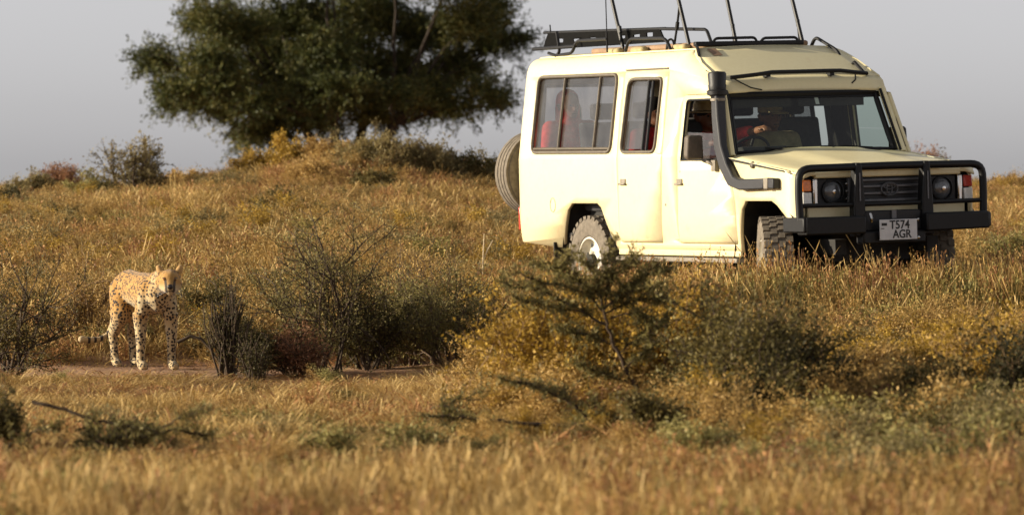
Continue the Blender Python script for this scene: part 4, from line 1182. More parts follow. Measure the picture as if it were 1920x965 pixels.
class Plant:
    """grows branch tubes and leaf blades, then builds them as parts of one thing"""
    def __init__(s, seed):
        s.rng = np.random.default_rng(seed)
        s.BV = []; s.BQ = []; s.nb = 0
        s.LP = []; s.LD = []
    def tube(s, P, R, n=4):
        P = np.asarray(P, float); R = np.asarray(R, float)
        T = np.gradient(P, axis=0); T /= np.linalg.norm(T, axis=1, keepdims=True) + 1e-9
        a = np.array([0.31, 0.17, 0.93]) if abs(T[0, 2]) < 0.8 else np.array([0.95, 0.2, 0.1])
        U = np.cross(T, a); U /= np.linalg.norm(U, axis=1, keepdims=True) + 1e-9
        W = np.cross(T, U)
        ang = np.arange(n) * 2 * np.pi / n
        ring = P[:, None] + R[:, None, None] * (np.cos(ang)[None, :, None] * U[:, None] + np.sin(ang)[None, :, None] * W[:, None])
        m = len(P)
        I = s.nb + np.arange(m * n).reshape(m, n)
        s.BV.append(ring.reshape(-1, 3))
        J = np.roll(I, -1, 1)
        s.BQ.append(np.stack([I[:-1], J[:-1], J[1:], I[1:]], -1).reshape(-1, 4))
        s.nb += m * n
    def branch(s, p, d, L, r, lev, cfg):
        rng = s.rng
        n = 5
        P = [np.array(p, float)]; D = np.array(d, float)
        for i in range(n):
            D = D + rng.normal(size=3) * cfg['wob'] + np.array([0, 0, cfg['up']])
            D /= np.linalg.norm(D)
            P.append(P[-1] + D * L / n)
        R = np.linspace(r, r * 0.45, n + 1)
        if r > cfg.get('rmin', 0.0):
            s.tube(P, R, 5 if lev == 0 else 4 if lev == 1 else 3)
        if lev >= cfg['levels'] or L < 0.04:
            s.LP.append(np.array(P[1:])); s.LD.append(np.diff(np.array(P), axis=0))
            return
        k = cfg['kids'][min(lev, len(cfg['kids']) - 1)]
        for j in range(k):
            t = rng.uniform(0.25, 1.0)
            i = min(n - 1, int(t * n)); q = P[i] + (P[i + 1] - P[i]) * (t * n - i)
            base = (P[i + 1] - P[i]); base /= np.linalg.norm(base)
            dd = base * rng.uniform(0.4, 1.0) + unit(rng, 1)[0] * cfg['open']
            dd[2] *= cfg.get('flat', 1.0)
            dd /= np.linalg.norm(dd)
            s.branch(q, dd, L * rng.uniform(*cfg['shrink']), r * 0.55, lev + 1, cfg)
        if lev >= cfg['levels'] - 1:
            s.LP.append(np.array(P[2:])); s.LD.append(np.diff(np.array(P[1:]), axis=0))
    def leaves(s, per, size, aspect=0.5, jitter=0.03, along=0.5, keep=1.0, flat=0.0):
        rng = s.rng
        P = np.concatenate(s.LP); D = np.concatenate(s.LD)
        D = D / (np.linalg.norm(D, axis=1, keepdims=True) + 1e-9)
        P = np.repeat(P, per, 0); D = np.repeat(D, per, 0)
        n = len(P)
        P = P - D * rng.uniform(0, 1, (n, 1)) * jitter * 2 + rng.normal(size=(n, 3)) * jitter
        A = D * along + unit(rng, n)
        if flat: A[:, 2] *= (1 - flat)
        A /= np.linalg.norm(A, axis=1, keepdims=True)
        N = np.cross(A, unit(rng, n)); N /= np.linalg.norm(N, axis=1, keepdims=True) + 1e-9
        sz = size * rng.uniform(0.55, 1.35, (n, 1))
        V = np.stack([P, P + A * sz * 0.5 + N * sz * aspect * 0.5, P + A * sz, P + A * sz * 0.5 - N * sz * aspect * 0.5], 1).reshape(-1, 3)
        Q = np.arange(n * 4).reshape(n, 4)
        return V, Q, np.repeat(rng.uniform(0, 1, n), 4)
    def build(s, root, leafname, stemname, leafmat, stemmat, **kw):
        if s.BV:
            me = fast_mesh(stemname, np.concatenate(s.BV), np.concatenate(s.BQ), stemmat)
            me.polygons.foreach_set('use_smooth', [True] * len(me.polygons))
            link(bpy.data.objects.new(stemname, me), root)
        if kw.get('per', 0) > 0:
            V, Q, T = s.leaves(**kw)
            link(bpy.data.objects.new(leafname, fast_mesh(leafname, V, Q, leafmat, T)), root)

SEED = [100]
def bush(name, label, cat, px, d, w, h, leaf, stem, n=9, levels=2, kids=(5, 4), per=5, size=0.025, aspect=0.5, spread=0.9, up=0.05, wob=0.16, open_=0.75, shrink=(0.4, 0.65), jitter=0.025, r=0.010, group=None, flat=1.0, sink=0.02, base_r=0.12, along=0.5, rmin=0.0):
    SEED[0] += 1
    p = at(px, d)
    root = thing(name, label, cat, (p.x, p.y, p.z - sink), 0, group)
    pl = Plant(SEED[0])
    rng = pl.rng
    cfg = dict(wob=wob, up=up, levels=levels, kids=kids, open=open_, shrink=shrink, flat=flat, rmin=rmin)
    for i in range(n):
        a = 2 * math.pi * (i + rng.uniform(-0.4, 0.4)) / n
        tilt = spread * rng.uniform(0.15, 1.0)
        tx = math.cos(a) * w / 2 * tilt; ty = math.sin(a) * w / 2 * tilt
        tz = h * math.sqrt(max(0.08, 1 - 0.75 * tilt * tilt)) * rng.uniform(0.72, 1.0)
        L = math.sqrt(tx * tx + ty * ty + tz * tz) * (0.82 if rng.uniform() > 0.18 else 1.02)
        dv = np.array([tx, ty, tz]) / max(1e-6, math.sqrt(tx * tx + ty * ty + tz * tz))
        b = np.array([math.cos(a), math.sin(a), 0]) * base_r * w * rng.uniform(0, 1)
        pl.branch(b, dv, L, r * rng.uniform(0.7, 1.2), 0, cfg)
    pl.build(root, 'foliage', 'stems', leaf, stem, per=per, size=size, aspect=aspect, jitter=jitter, along=along)
    return root

# ---- the big acacia on the ridge
def acacia():
    d = 85.0
    k = d / FPX
    px0, py0 = 645, 300
    x0 = (px0 - 960) * k
    z0 = ground(x0, d) - 0.05
    root = thing('acacia_tree', 'broad dark flat crowned acacia tree on the skyline behind the grassy mound', 'tree', (x0, d, z0))
    pl = Plant(7)
    rng = pl.rng
    base_z = CAMZ - (py0 - 310) * k - z0
    # crown clumps: photograph position, half width, half height in metres
    C = []
    def clump(px, py, rx, rz, dy):
        C.append(((px - px0) * k, dy, (310 - py) * k + CAMZ - z0, rx, rz))
    spec = [(300, 120, .45, .22), (345, 165, .5, .25), (400, 105, .5, .33), (390, 195, .45, .2), (440, 150, .6, .38), (380, 40, .4, .3), (450, 60, .6, .45), (520, 110, .7, .5), (500, 190, .55, .3), (560, 40, .7, .5), (590, 160, .7, .45), (560, 205, .45, .18), (470, 245, .32, .16), (500, 225, .35, .25),
            (640, 95, .75, .5), (650, 175, .6, .28), (690, 30, .7, .5), (730, 130, .65, .42), (720, 188, .5, .2), (790, 60, .65, .45), (800, 175, .55, .3), (850, 200, .42, .15), (860, 120, .5, .32), (880, 40, .6, .4), (910, 175, .4, .25), (930, 80, .45, .3), (915, 15, .45, .32), (770, 195, .4, .14),
            (965, 70, .28, .13), (400, -30, .5, .35), (500, -60, .8, .45), (620, -75, .9, .5), (740, -70, .8, .45), (850, -45, .6, .4), (640, 200, .3, .12), (585, 222, .3, .12), (285, 108, .3, .12), (330, 200, .25, .12), (935, 195, .25, .1), (425, 215, .3, .14), (530, 250, .3, .15), (610, 235, .32, .13), (690, 222, .32, .12), (745, 228, .25, .1)]
    for px, py, rx, rz in spec:
        clump(px, py, rx, rz, rng.uniform(-1.0, 1.0))
    for px, py, rx, rz in spec[:36]:          # second layer in depth gives the crown its volume
        if 340 < px < 900:
            clump(px + rng.uniform(-25, 25), py + rng.uniform(-20, 15), rx * 0.9, rz * 0.85, rng.choice([-1.8, 1.8]) + rng.uniform(-0.5, 0.5))
    # several trunks from one root, then a limb to every clump
    forks = []
    for fx, fy in ((-0.5, 0.2), (-0.12, -0.2), (0.22, 0.3), (0.6, -0.1)):
        P = [(fx * 0.22, fy * 0.3, -0.1), (fx * 0.4, fy * 0.5, base_z * 0.5 + 0.25), (fx * 0.8, fy, 0.75), (fx * 1.5, fy * 1.5, 1.35)]
        pl.tube(P, [0.17, 0.14, 0.11, 0.075], 7)
        forks.append(np.array(P[-1])); forks.append(np.array(P[-2]))
    F = np.array(forks)
    for cx, cy, cz, rx, rz in C:
        c = np.array([cx, cy, cz])
        f = F[np.argmin(np.linalg.norm((F - c) * np.array([1, 1, 1.6]), axis=1))]
        mid = (f + c) / 2 + np.array([rng.normal() * 0.12, rng.normal() * 0.12, 0.10 * abs(c[0] - f[0])])
        t = np.linspace(0, 1, 7)[:, None]
        P = f * (1 - t) ** 2 + mid * 2 * t * (1 - t) + c * t ** 2
        P[1:-1] += rng.normal(size=(5, 3)) * 0.03
        pl.tube(P, np.linspace(0.045, 0.014, 7), 4)
        ntw = int(36 + 150 * rx * rz / 0.2)
        for i in range(ntw):
            u = unit(rng, 1)[0] * rng.uniform(0.15, 1.0) ** 0.6
            q0 = c + u * np.array([rx, 0.62 * rx + 0.1, rz]) * 0.72
            dv = u * np.array([1.3, 1.0, 0.5]) + rng.normal(size=3) * 0.45 + np.array([0, 0, -0.08 if cz < 1.6 else 0.10])
            dv /= np.linalg.norm(dv)
            L = rng.uniform(0.18, 0.52)
            Q = [q0 + dv * L * s_ + np.array([0, 0, -0.16 * (s_ * L) ** 2]) for s_ in np.linspace(0, 1, 5)]
            if i % 3 == 0:
                pl.tube(Q, np.linspace(0.007, 0.003, 5), 3)
            pl.LP.append(np.array(Q)); pl.LD.append(np.gradient(np.array(Q), axis=0))
    # bare drooping twigs along the lower rim
    for px, py in ((270, 140), (330, 215), (360, 225), (450, 240), (470, 275), (960, 120), (965, 150), (950, 175), (975, 95), (880, 240), (935, 215)):
        q = np.array([(px - px0) * k, rng.uniform(-0.5, 0.5), (310 - py) * k + CAMZ - z0 + 0.25])
        for j in range(4):
            dv = np.array([rng.normal() * 0.5 + (0.4 if px > 645 else -0.4), rng.normal() * 0.3, -0.7]); dv /= np.linalg.norm(dv)
            Q = [q + dv * s_ * 0.42 + rng.normal(size=3) * 0.012 for s_ in np.linspace(0, 1, 6)]
            pl.tube(Q, np.linspace(0.009, 0.003, 6), 3)
            pl.LP.append(np.array(Q[2:5])); pl.LD.append(np.gradient(np.array(Q[2:5]), axis=0))
    pl.build(root, 'crown', 'trunk', M['l_tree'], M['treebark'], per=6, size=0.064, aspect=0.40, jitter=0.030, along=0.8)
acacia()

# ---- shrubs along the ridge
bush('thorn_bush', 'round bare topped thorn bush on the left skyline', 'bush', 252, 59.5, 0.80, 0.78, M['l_grey'], M['bark'], n=12, kids=(6, 4), per=3, size=0.035, r=0.014, spread=1.0)
bush('thorn_bush', 'small dark bush at the far left edge below the skyline', 'bush', 22, 56, 0.36, 0.30, M['l_dark'], M['darkbark'], n=9, per=6, size=0.03)
bush('thorn_bush', 'small dark green bush on the slope under the mound', 'bush', 515, 53, 0.50, 0.36, M['l_olive'], M['darkbark'], n=10, kids=(6, 4), per=6, size=0.03)
G1 = 'pale scrub along the skyline'
for px, d, w, h, m_, lb in ((60, 60, .55, .42, 'l_grey', 'low grey scrub on the far left skyline'), (110, 60.5, .6, .50, 'l_rust', 'rusty scrub left of the round thorn bush'), (165, 59, .5, .34, 'l_sage', 'pale sage scrub just left of the round thorn bush'),
                           (345, 60, .6, .28, 'l_ochre', 'low ochre scrub right of the round thorn bush'), (470, 60, .7, .38, 'l_yellow', 'yellow scrub at the left end of the mound'), (545, 60, .75, .38, 'l_yellow', 'wide yellow scrub on the mound beneath the acacia crown'),
                           (620, 59.5, .75, .32, 'l_ochre', 'low ochre scrub below the acacia trunk'), (690, 58.8, .75, .44, 'l_grey', 'grey green scrub right of the acacia trunk'), (755, 58.5, .85, .54, 'l_grey', 'tall grey green scrub on the right side of the mound'), (820, 58.6, .75, .52, 'l_grey', 'grey scrub sloping down at the right of the mound'), (880, 58.8, .65, .46, 'l_olive', 'low olive scrub nearest the vehicle on the skyline'),
                           (700, 56, .5, .30, 'l_olive', 'low olive bush in front of the mound'), (585, 57, .6, .34, 'l_ochre', 'ochre bush in the middle of the mound front'),
                           (1712, 62, .5, .62, 'l_rust', 'rusty twiggy scrub behind the vehicle bonnet'), (1765, 62, .4, .42, 'l_grey', 'grey scrub just right of the bonnet'), (1890, 61, .5, .24, 'l_ochre', 'low ochre scrub at the right skyline')):
    bush('scrub_bush', lb, 'scrub', px, d, w, h, M[m_], M['drystem'], n=17, kids=(6, 4), per=4, size=0.036, aspect=0.4, r=0.007, group=G1, along=0.9)
bush('scrub_bush', 'grey green bush on the grassy slope right of the bull bar', 'bush', 1892, 45.5, 0.55, 0.42, M['l_sage'], M['drystem'], n=14, kids=(6, 4), per=4, size=0.028)

# ---- scrub between the cheetah and the vehicle
bush('thorn_bush', 'spiky thorn bush with bare twigs in the middle of the scrub', 'bush', 600, 34.6, 0.85, 1.08, M['l_spray'], M['darkbark'], n=15, kids=(6, 5), per=4, size=0.020, r=0.011, spread=1.0, base_r=0.2)
bush('thorn_bush', 'dense shady thorn bush over the black gap', 'bush', 690, 34.9, 0.60, 0.58, M['l_olive'], M['darkbark'], n=13, kids=(7, 5), per=4, size=0.022, spread=1.0)
bush('scrub_bush', 'wide grey green bush left of the yellow bush', 'bush', 840, 35.2, 0.84, 0.68, M['l_spray'], M['bark'], n=18, kids=(7, 5), per=5, size=0.020, spread=1.0, base_r=0.3)
bush('scrub_bush', 'grey green bush under the spiky twigs', 'bush', 770, 35.6, 0.60, 0.62, M['l_sage'], M['bark'], n=15, kids=(6, 5), per=4, size=0.020)
bush('scrub_bush', 'low rusty bush at the foot of the spiky thorn bush', 'bush', 555, 34.2, 0.42, 0.36, M['l_rust'], M['darkbark'], n=13, kids=(6, 4), per=4, size=0.020)
bush('scrub_bush', 'low bush beside the dark stump', 'bush', 478, 34.2, 0.36, 0.42, M['l_olive'], M['darkbark'], n=11, kids=(6, 4), per=4, size=0.020)
bush('scrub_bush', 'round olive bush behind the cheetah head', 'bush', 392, 38.5, 0.50, 0.46, M['l_olive'], M['bark'], n=11, kids=(6, 4), per=4, size=0.022)
bush('scrub_bush', 'open yellow twiggy bush on the slope left of the rear wheel', 'bush', 790, 38.4, 0.85, 0.68, M['l_ochre'], M['bark'], n=12, kids=(6, 4), per=2, size=0.020, r=0.008, spread=1.0)
bush('scrub_bush', 'green bush inside the yellow twigs', 'bush', 800, 38.9, 0.42, 0.46, M['l_olive'], M['bark'], n=9, kids=(6, 4), per=4, size=0.020)
bush('scrub_bush', 'low olive bush up the slope above the spiky thorn bush', 'bush', 640, 40.5, 0.45, 0.34, M['l_olive'], M['bark'], n=10, kids=(5, 4), per=3, size=0.022)
bush('scrub_bush', 'ochre bush standing behind the cheetah back', 'bush', 150, 37.5, 0.7, 0.55, M['l_ochre'], M['drystem'], n=15, kids=(6, 4), per=3, size=0.022)
bush('scrub_bush', 'ochre bush between the cheetah rump and the slope', 'bush', 262, 38.2, 0.7, 0.5, M['l_ochre'], M['drystem'], n=15, kids=(6, 4), per=3, size=0.022)
bush('thorn_bush', 'thorn bush with bare arching twigs at the left edge', 'bush', 18, 34.3, 0.66, 0.86, M['l_olive'], M['darkbark'], n=14, kids=(6, 4), per=3, size=0.022, r=0.011, spread=1.1, wob=0.2)

# dark stump of old stems, dead sticks
def sticks(name, label, cat, px, d, paths, mat, group=None, r=0.01):
    p = at(px, d)
    root = thing(name, label, cat, p, 0, group)
    pl = Plant(3)
    for P, rr in paths:
        pl.tube(np.array(P), np.linspace(rr, rr * 0.5, len(P)), 6)
    me = fast_mesh('branch', np.concatenate(pl.BV), np.concatenate(pl.BQ), mat)
    me.polygons.foreach_set('use_smooth', [True] * len(me.polygons))
    link(bpy.data.objects.new('branch', me), root)
    return root
rs = random.Random(5)
bush('dead_stump', 'dark upright stump of dead stems right of the cheetah', 'stump', 428, 33.9, 0.15, 0.68, M['l_dark'], M['darkbark'], n=30, levels=1, kids=(5,), per=3, size=0.018, spread=0.75, base_r=0.45, r=0.010, open_=0.35, shrink=(0.3, 0.6), wob=0.09, up=0.12)
bush('dead_stump', 'short dark stump at the foot of the low bush', 'stump', 480, 33.7, 0.18, 0.30, M['l_dark'], M['darkbark'], n=20, levels=1, kids=(4,), per=4, size=0.018, spread=0.75, base_r=0.45, r=0.008, open_=0.5, wob=0.12)
sticks('dead_branch', 'bent bare branch lying between the cheetah and the dark stump', 'branch', 372, 34.8, [([(-0.15, 0, 0.24), (-0.06, 0, 0.285), (0.02, 0, 0.265), (0.08, 0, 0.20), (0.15, -0.02, 0.10), (0.20, -0.02, -0.02)], 0.014), ([(0.02, 0, 0.265), (0.0, 0.03, 0.31)], 0.006)], M['darkbark'])
sticks('dead_branch', 'bleached forked stick standing beside the rear of the vehicle', 'branch', 908, 42.5, [([(-0.01, 0, -0.1), (-0.01, 0, 0.34), (0.03, 0, 0.44), (0.075, 0, 0.52)], 0.009), ([(-0.01, 0, 0.34), (-0.005, 0, 0.48), (0.0, 0, 0.58)], 0.008), ([(-0.06, 0, 0.32), (0.10, 0, 0.31)], 0.006)], M['deadwood'])

# ---- foreground: acacia sapling with feathery sprays
def spray_plant(name, label, cat, px0, py0, d, branches, leaf, stem, per=9, size=0.036, aspect=0.28, r=0.009, sub=5, sublen=0.10, seed=11, depth=0.16):
    """branches: polylines in photograph pixels at the plant's own distance, spread in depth as they leave the stem"""
    k = d / FPX
    p = at(px0, d)
    root = thing(name, label, cat, (p.x, p.y, p.z - 0.02))
    pl = Plant(seed)
    rng = pl.rng
    zoff = (310 - py0) * k + CAMZ - p.z        # photograph row py0 measured from the ground here
    for path, r0, leafy in branches:
        dy = rng.uniform(-depth, depth)
        Q = np.array([((x - px0) * k, dy * i / max(1, len(path) - 1), (py0 - y) * k + zoff) for i, (x, y) in enumerate(path)])
        t = np.linspace(0, len(Q) - 1, (len(Q) - 1) * 5 + 1)
        Q = np.stack([np.interp(t, np.arange(len(Q)), Q[:, c]) for c in range(3)], 1)
        Q[1:] += rng.normal(size=(len(Q) - 1, 3)) * 0.004
        pl.tube(Q, np.linspace(r0, r0 * 0.45, len(Q)), 5)
        if leafy:
            T = np.gradient(Q, axis=0); T /= np.linalg.norm(T, axis=1, keepdims=True) + 1e-9
            s0 = int(len(Q) * (1 - leafy))
            for i in range(s0, len(Q)):
                for j in range(sub):
                    dv = T[i] * rng.uniform(0.3, 1.0) + rng.normal(size=3) * np.array([0.7, 0.9, 0.45])
                    dv /= np.linalg.norm(dv)
                    L = sublen * rng.uniform(0.4, 1.2)
                    S = np.array([Q[i] + dv * L * u for u in (0, 0.33, 0.66, 1.0)])
                    pl.tube(S, np.linspace(0.0025, 0.001, 4), 3)
                    pl.LP.append(S[1:]); pl.LD.append(np.diff(S, axis=0))
    pl.build(root, 'foliage', 'stems', leaf, stem, per=per, size=size, aspect=aspect, jitter=0.007, along=0.35)
    return root
spray_plant('acacia_sapling', 'slender acacia sapling with feathery sprays in front of the rear wheel', 'sapling', 1205, 745, 27.5, [
    ([(1205, 800), (1195, 720), (1172, 680), (1152, 640), (1140, 605), (1130, 575)], 0.016, 0),
    ([(1140, 605), (1095, 578), (1045, 552), (995, 535), (950, 528)], 0.008, 0.8),
    ([(1130, 575), (1105, 545), (1060, 528), (1015, 522), (965, 500)], 0.008, 0.85),
    ([(1130, 575), (1120, 540), (1075, 515), (1040, 500), (1010, 490)], 0.007, 0.8),
    ([(1132, 575), (1128, 540), (1112, 505), (1095, 482)], 0.006, 0.7),
    ([(1132, 575), (1140, 535), (1138, 500), (1145, 455)], 0.006, 0.8),
    ([(1130, 575), (1160, 545), (1195, 520), (1225, 492)], 0.007, 0.85),
    ([(1135, 580), (1180, 558), (1220, 553), (1245, 558)], 0.007, 0.8),
    ([(1130, 575), (1165, 540), (1215, 535), (1235, 525)], 0.006, 0.8),
    ([(1145, 590), (1190, 578), (1212, 590), (1218, 618)], 0.006, 0.7),
    ([(1130, 575), (1175, 530), (1215, 505), (1252, 500)], 0.006, 0.8),
    ([(1095, 578), (1055, 572), (1010, 560), (970, 552)], 0.005, 0.8),
    ([(1105, 545), (1080, 520), (1060, 495), (1062, 478)], 0.005, 0.8),
    ([(1128, 545), (1150, 510), (1175, 492), (1190, 478)], 0.005, 0.8),
    ([(1172, 680), (1205, 660), (1225, 640)], 0.005, 0.8),
    ([(1152, 640), (1120, 625), (1085, 620), (1050, 605)], 0.005, 0.8),
    ([(1160, 655), (1190, 630), (1225, 615), (1250, 590)], 0.005, 0.8),
    ([(1190, 715), (1150, 700), (1115, 690), (1080, 670)], 0.006, 0.8),
    ([(1198, 740), (1230, 715), (1262, 700)], 0.005, 0.8)], M['l_spray'], M['darkbark'], per=4, size=0.032, sub=4, sublen=0.095)
spray_plant('acacia_sapling', 'low acacia branch spreading left above the pale grass', 'sapling', 1235, 830, 26.2, [
    ([(1235, 850), (1215, 815), (1160, 800), (1100, 770), (1050, 735), (1000, 712), (950, 706)], 0.017, 0.6),
    ([(1225, 830), (1150, 812), (1080, 790), (1000, 788), (930, 782), (870, 776), (800, 772)], 0.016, 0.35),
    ([(1130, 800), (1085, 765), (1055, 730), (1010, 720)], 0.008, 0.6),
    ([(900, 779), (850, 770), (830, 755), (900, 730)], 0.005, 0.7),
    ([(1225, 830), (1190, 790), (1140, 770), (1110, 745)], 0.007, 0.7),
    ([(1235, 840), (1250, 800), (1230, 765), (1200, 750)], 0.007, 0.7)], M['l_spray'], M['darkbark'], per=4, size=0.028, sub=4, seed=12, depth=0.22)
spray_plant('fallen_branch', 'leafy acacia branch low in the left foreground grass', 'branch', 150, 870, 24.6, [
    ([(80, 880), (110, 850), (150, 830), (200, 815), (270, 812), (330, 800), (390, 812)], 0.012, 0.7),
    ([(60, 745), (120, 760), (180, 780), (250, 790), (300, 805)], 0.011, 0.6),
    ([(100, 870), (160, 840), (230, 845), (290, 865)], 0.008, 0.8),
    ([(60, 880), (40, 830), (60, 800), (110, 790)], 0.009, 0.8),
    ([(270, 812), (310, 790), (345, 775), (375, 762)], 0.006, 0.5),
    ([(240, 850), (270, 870), (310, 880)], 0.006, 0.9),
    ([(20, 900), (10, 850), (25, 800), (15, 770)], 0.010, 0.8)], M['l_spray'], M['darkbark'], per=4, size=0.030, sub=3, seed=13, depth=0.2)
bush('thorn_bush', 'low olive thorn bush behind the fallen branch in the left foreground', 'bush', 235, 24.9, 0.46, 0.24, M['l_spray'], M['darkbark'], n=10, kids=(5, 3), per=2, size=0.026, spread=1.1)
bush('leafy_bush', 'dark shaded bush at the left edge of the foreground', 'bush', -5, 24.8, 0.26, 0.32, M['l_olive'], M['darkbark'], n=9, kids=(6, 4), per=3, size=0.026)

bush('leafy_bush', 'bright yellow leaved bush behind the sapling', 'bush', 1090, 28.9, 1.02, 0.84, M['l_yellow'], M['drystem'], n=24, kids=(7, 5), per=5, size=0.026, aspect=0.6, spread=1.0, base_r=0.35, r=0.007)
bush('leafy_bush', 'yellow leaved bush right of the sapling stem', 'bush', 1255, 28.6, 0.66, 0.78, M['l_yellow'], M['drystem'], n=16, kids=(7, 5), per=5, size=0.026, aspect=0.6, r=0.007)
bush('leafy_bush', 'large dark olive bush in the centre foreground', 'bush', 1425, 26.9, 0.90, 0.74, M['l_olive'], M['darkbark'], n=20, kids=(7, 5), per=5, size=0.026, aspect=0.5, spread=1.0, base_r=0.3)
bush('leafy_bush', 'near black shaded bush on the right of the olive bush', 'bush', 1475, 26.5, 0.40, 0.40, M['l_dark'], M['darkbark'], n=14, kids=(7, 4), per=6, size=0.026)  # black shade on the olive bush's right side, put into dark leaf colour
bush('leafy_bush', 'olive sprig standing above the olive bush', 'bush', 1350, 27.4, 0.60, 0.84, M['l_spray'], M['darkbark'], n=9, kids=(6, 5), per=4, size=0.026)
bush('leafy_bush', 'small dark bush right of the large olive bush', 'bush', 1560, 27.2, 0.34, 0.42, M['l_dark'], M['darkbark'], n=10, kids=(6, 4), per=5, size=0.026)
bush('leafy_bush', 'low dark sprig under the low acacia branch', 'bush', 1225, 25.6, 0.30, 0.26, M['l_olive'], M['darkbark'], n=9, kids=(5, 4), per=5, size=0.026)
G2 = 'leafy golden weeds on the right'
for px, d, w, h, m_, lb in ((1640, 28.5, .5, .46, 'l_ochre', 'ochre weed clump just right of the small dark bush'), (1720, 29.2, .55, .55, 'l_yellow', 'golden weed clump below the bull bar'), (1800, 28.6, .55, .58, 'l_ochre', 'tall ochre weed clump right of the golden clump'), (1875, 28.0, .5, .60, 'l_yellow', 'golden weed clump near the right edge'),
                           (1905, 27.2, .36, .62, 'l_dark', 'dark green weed at the right edge'), (1760, 27.4, .40, .40, 'l_olive', 'olive weed among the golden clumps'), (1690, 27.0, .34, .34, 'l_olive', 'short olive weed left of the golden clumps')):
    bush('weed_clump', lb, 'weed', px, d, w, h, M[m_], M['drystem'], n=14, kids=(6, 4), per=4, size=0.026, aspect=0.55, r=0.006, group=G2)
G3 = 'soft sage herbs in the foreground grass'
for px, d, w, h, lb in ((620, 25.2, .40, .15, 'low sage herb patch in the middle of the foreground grass'), (780, 25.4, .36, .16, 'sage herb under the tip of the low acacia branch'), (1540, 22.6, .34, .22, 'grey green herb in the bottom right grass'), (1700, 22.8, .40, .32, 'tall grey green herb in the bottom right corner'), (1830, 23.0, .45, .30, 'wide grey green herb at the bottom right edge'), (1905, 24.4, .3, .34, 'grey green herb against the right edge'), (1110, 22.5, .2, .12, 'tiny grey herb at the bottom edge')):
    bush('sage_herb', lb, 'herb', px, d, w, h, M['l_sage'], M['drystem'], n=9, kids=(5, 3), per=2, size=0.030, aspect=0.4, r=0.004, group=G3)
G4 = 'rusty dry scrub on the right slope'
for px, d, w, h, lb in ((1510, 35.2, .55, .24, 'rusty dry scrub below the front wheel'), (1640, 35.4, .7, .28, 'rusty dry scrub below the number plate'), (1760, 36.0, .5, .24, 'rusty dry scrub below the right end of the bumper'), (1420, 36.3, .4, .2, 'low green tinged scrub beside the front wheel')):
    bush('dry_scrub', lb, 'scrub', px, d, w, h, M['l_rust'] if px > 1430 else M['l_sage'], M['drystem'], n=14, kids=(5, 4), per=3, size=0.020, aspect=0.4, r=0.004, group=G4)

# ------------------------------------------------------------------ grass: tuft meshes scattered as instances
def tuft(name, seed, nblade, h, wid, spread, bend, mat, heads=0.2):
    rng = np.random.default_rng(seed)
    V = []; Q = []; T = []; TI = []
    for i in range(nblade):
        a = rng.uniform(0, 2 * np.pi); rr = spread * math.sqrt(rng.uniform(0, 1))
        b = np.array([rr * math.cos(a), rr * math.sin(a), -0.02])
        lean = np.array([math.cos(a), math.sin(a), 0]) * bend * rng.uniform(0.2, 1.0) + rng.normal(size=3) * np.array([0.10, 0.10, 0])
        hh = h * rng.uniform(0.45, 1.05)
        sd = np.array([-math.sin(a + rng.uniform(-1.5, 1.5)), math.cos(a + rng.uniform(-1.5, 1.5)), 0]); sd /= np.linalg.norm(sd) + 1e-9
        w_ = wid * rng.uniform(0.6, 1.3)
        p1 = b + np.array([0, 0, hh * 0.5]) + lean * hh * 0.35
        p2 = b + np.array([0, 0, hh * (1 - 0.25 * bend)]) + lean * hh * 0.95
        n0 = len(V)
        t = rng.uniform(0, 1)
        if rng.uniform() < heads:                 # seed head: widens again near the tip
            p3 = p2 + (p2 - p1) * 0.22
            V += [b - sd * w_ * 0.35, b + sd * w_ * 0.35, p1 + sd * w_ * 0.35, p1 - sd * w_ * 0.35, p2 + sd * w_ * 1.5, p2 - sd * w_ * 1.5, p3]
            Q += [(n0, n0 + 1, n0 + 2, n0 + 3), (n0 + 3, n0 + 2, n0 + 4, n0 + 5)]; TI += [(n0 + 5, n0 + 4, n0 + 6)]
            T += [t * 0.6 + 0.4] * 7
        else:
            V += [b - sd * w_ * 0.5, b + sd * w_ * 0.5, p1 + sd * w_ * 0.4, p1 - sd * w_ * 0.4, p2]
            Q += [(n0, n0 + 1, n0 + 2, n0 + 3)]; TI += [(n0 + 3, n0 + 2, n0 + 4)]
            T += [t] * 5
    return fast_mesh(name, np.array(V), np.array(Q), mat, np.array(T), np.array(TI))

def herb_mesh(name, seed, n, h, mat, leaf=0.016):
    rng = np.random.default_rng(seed)
    V = []; Q = []; T = []
    for i in range(n):
        a = rng.uniform(0, 2 * np.pi); rr = 0.10 * math.sqrt(rng.uniform())
        d = np.array([rr * math.cos(a) * 1.2, rr * math.sin(a) * 1.2, h * rng.uniform(0.5, 1.0)])
        p0 = np.array([rr * 0.3 * math.cos(a), rr * 0.3 * math.sin(a), -0.01])
        sd = np.array([-math.sin(a), math.cos(a), 0]) * 0.0015
        n0 = len(V)
        V += [p0 - sd, p0 + sd, p0 + d + sd, p0 + d - sd]; Q.append((n0, n0 + 1, n0 + 2, n0 + 3)); T += [0.2] * 4
        for j in range(9):
            q = p0 + d * rng.uniform(0.25, 1.05)
            A = unit(rng, 1)[0]; N = np.cross(A, unit(rng, 1)[0]); N /= np.linalg.norm(N)
            L = leaf * rng.uniform(0.6, 1.4)
            n0 = len(V)
            V += [q, q + A * L * 0.5 + N * L * 0.28, q + A * L, q + A * L * 0.5 - N * L * 0.28]; Q.append((n0, n0 + 1, n0 + 2, n0 + 3)); T += [rng.uniform()] * 4
    return fast_mesh(name, np.array(V), np.array(Q), mat, np.array(T))

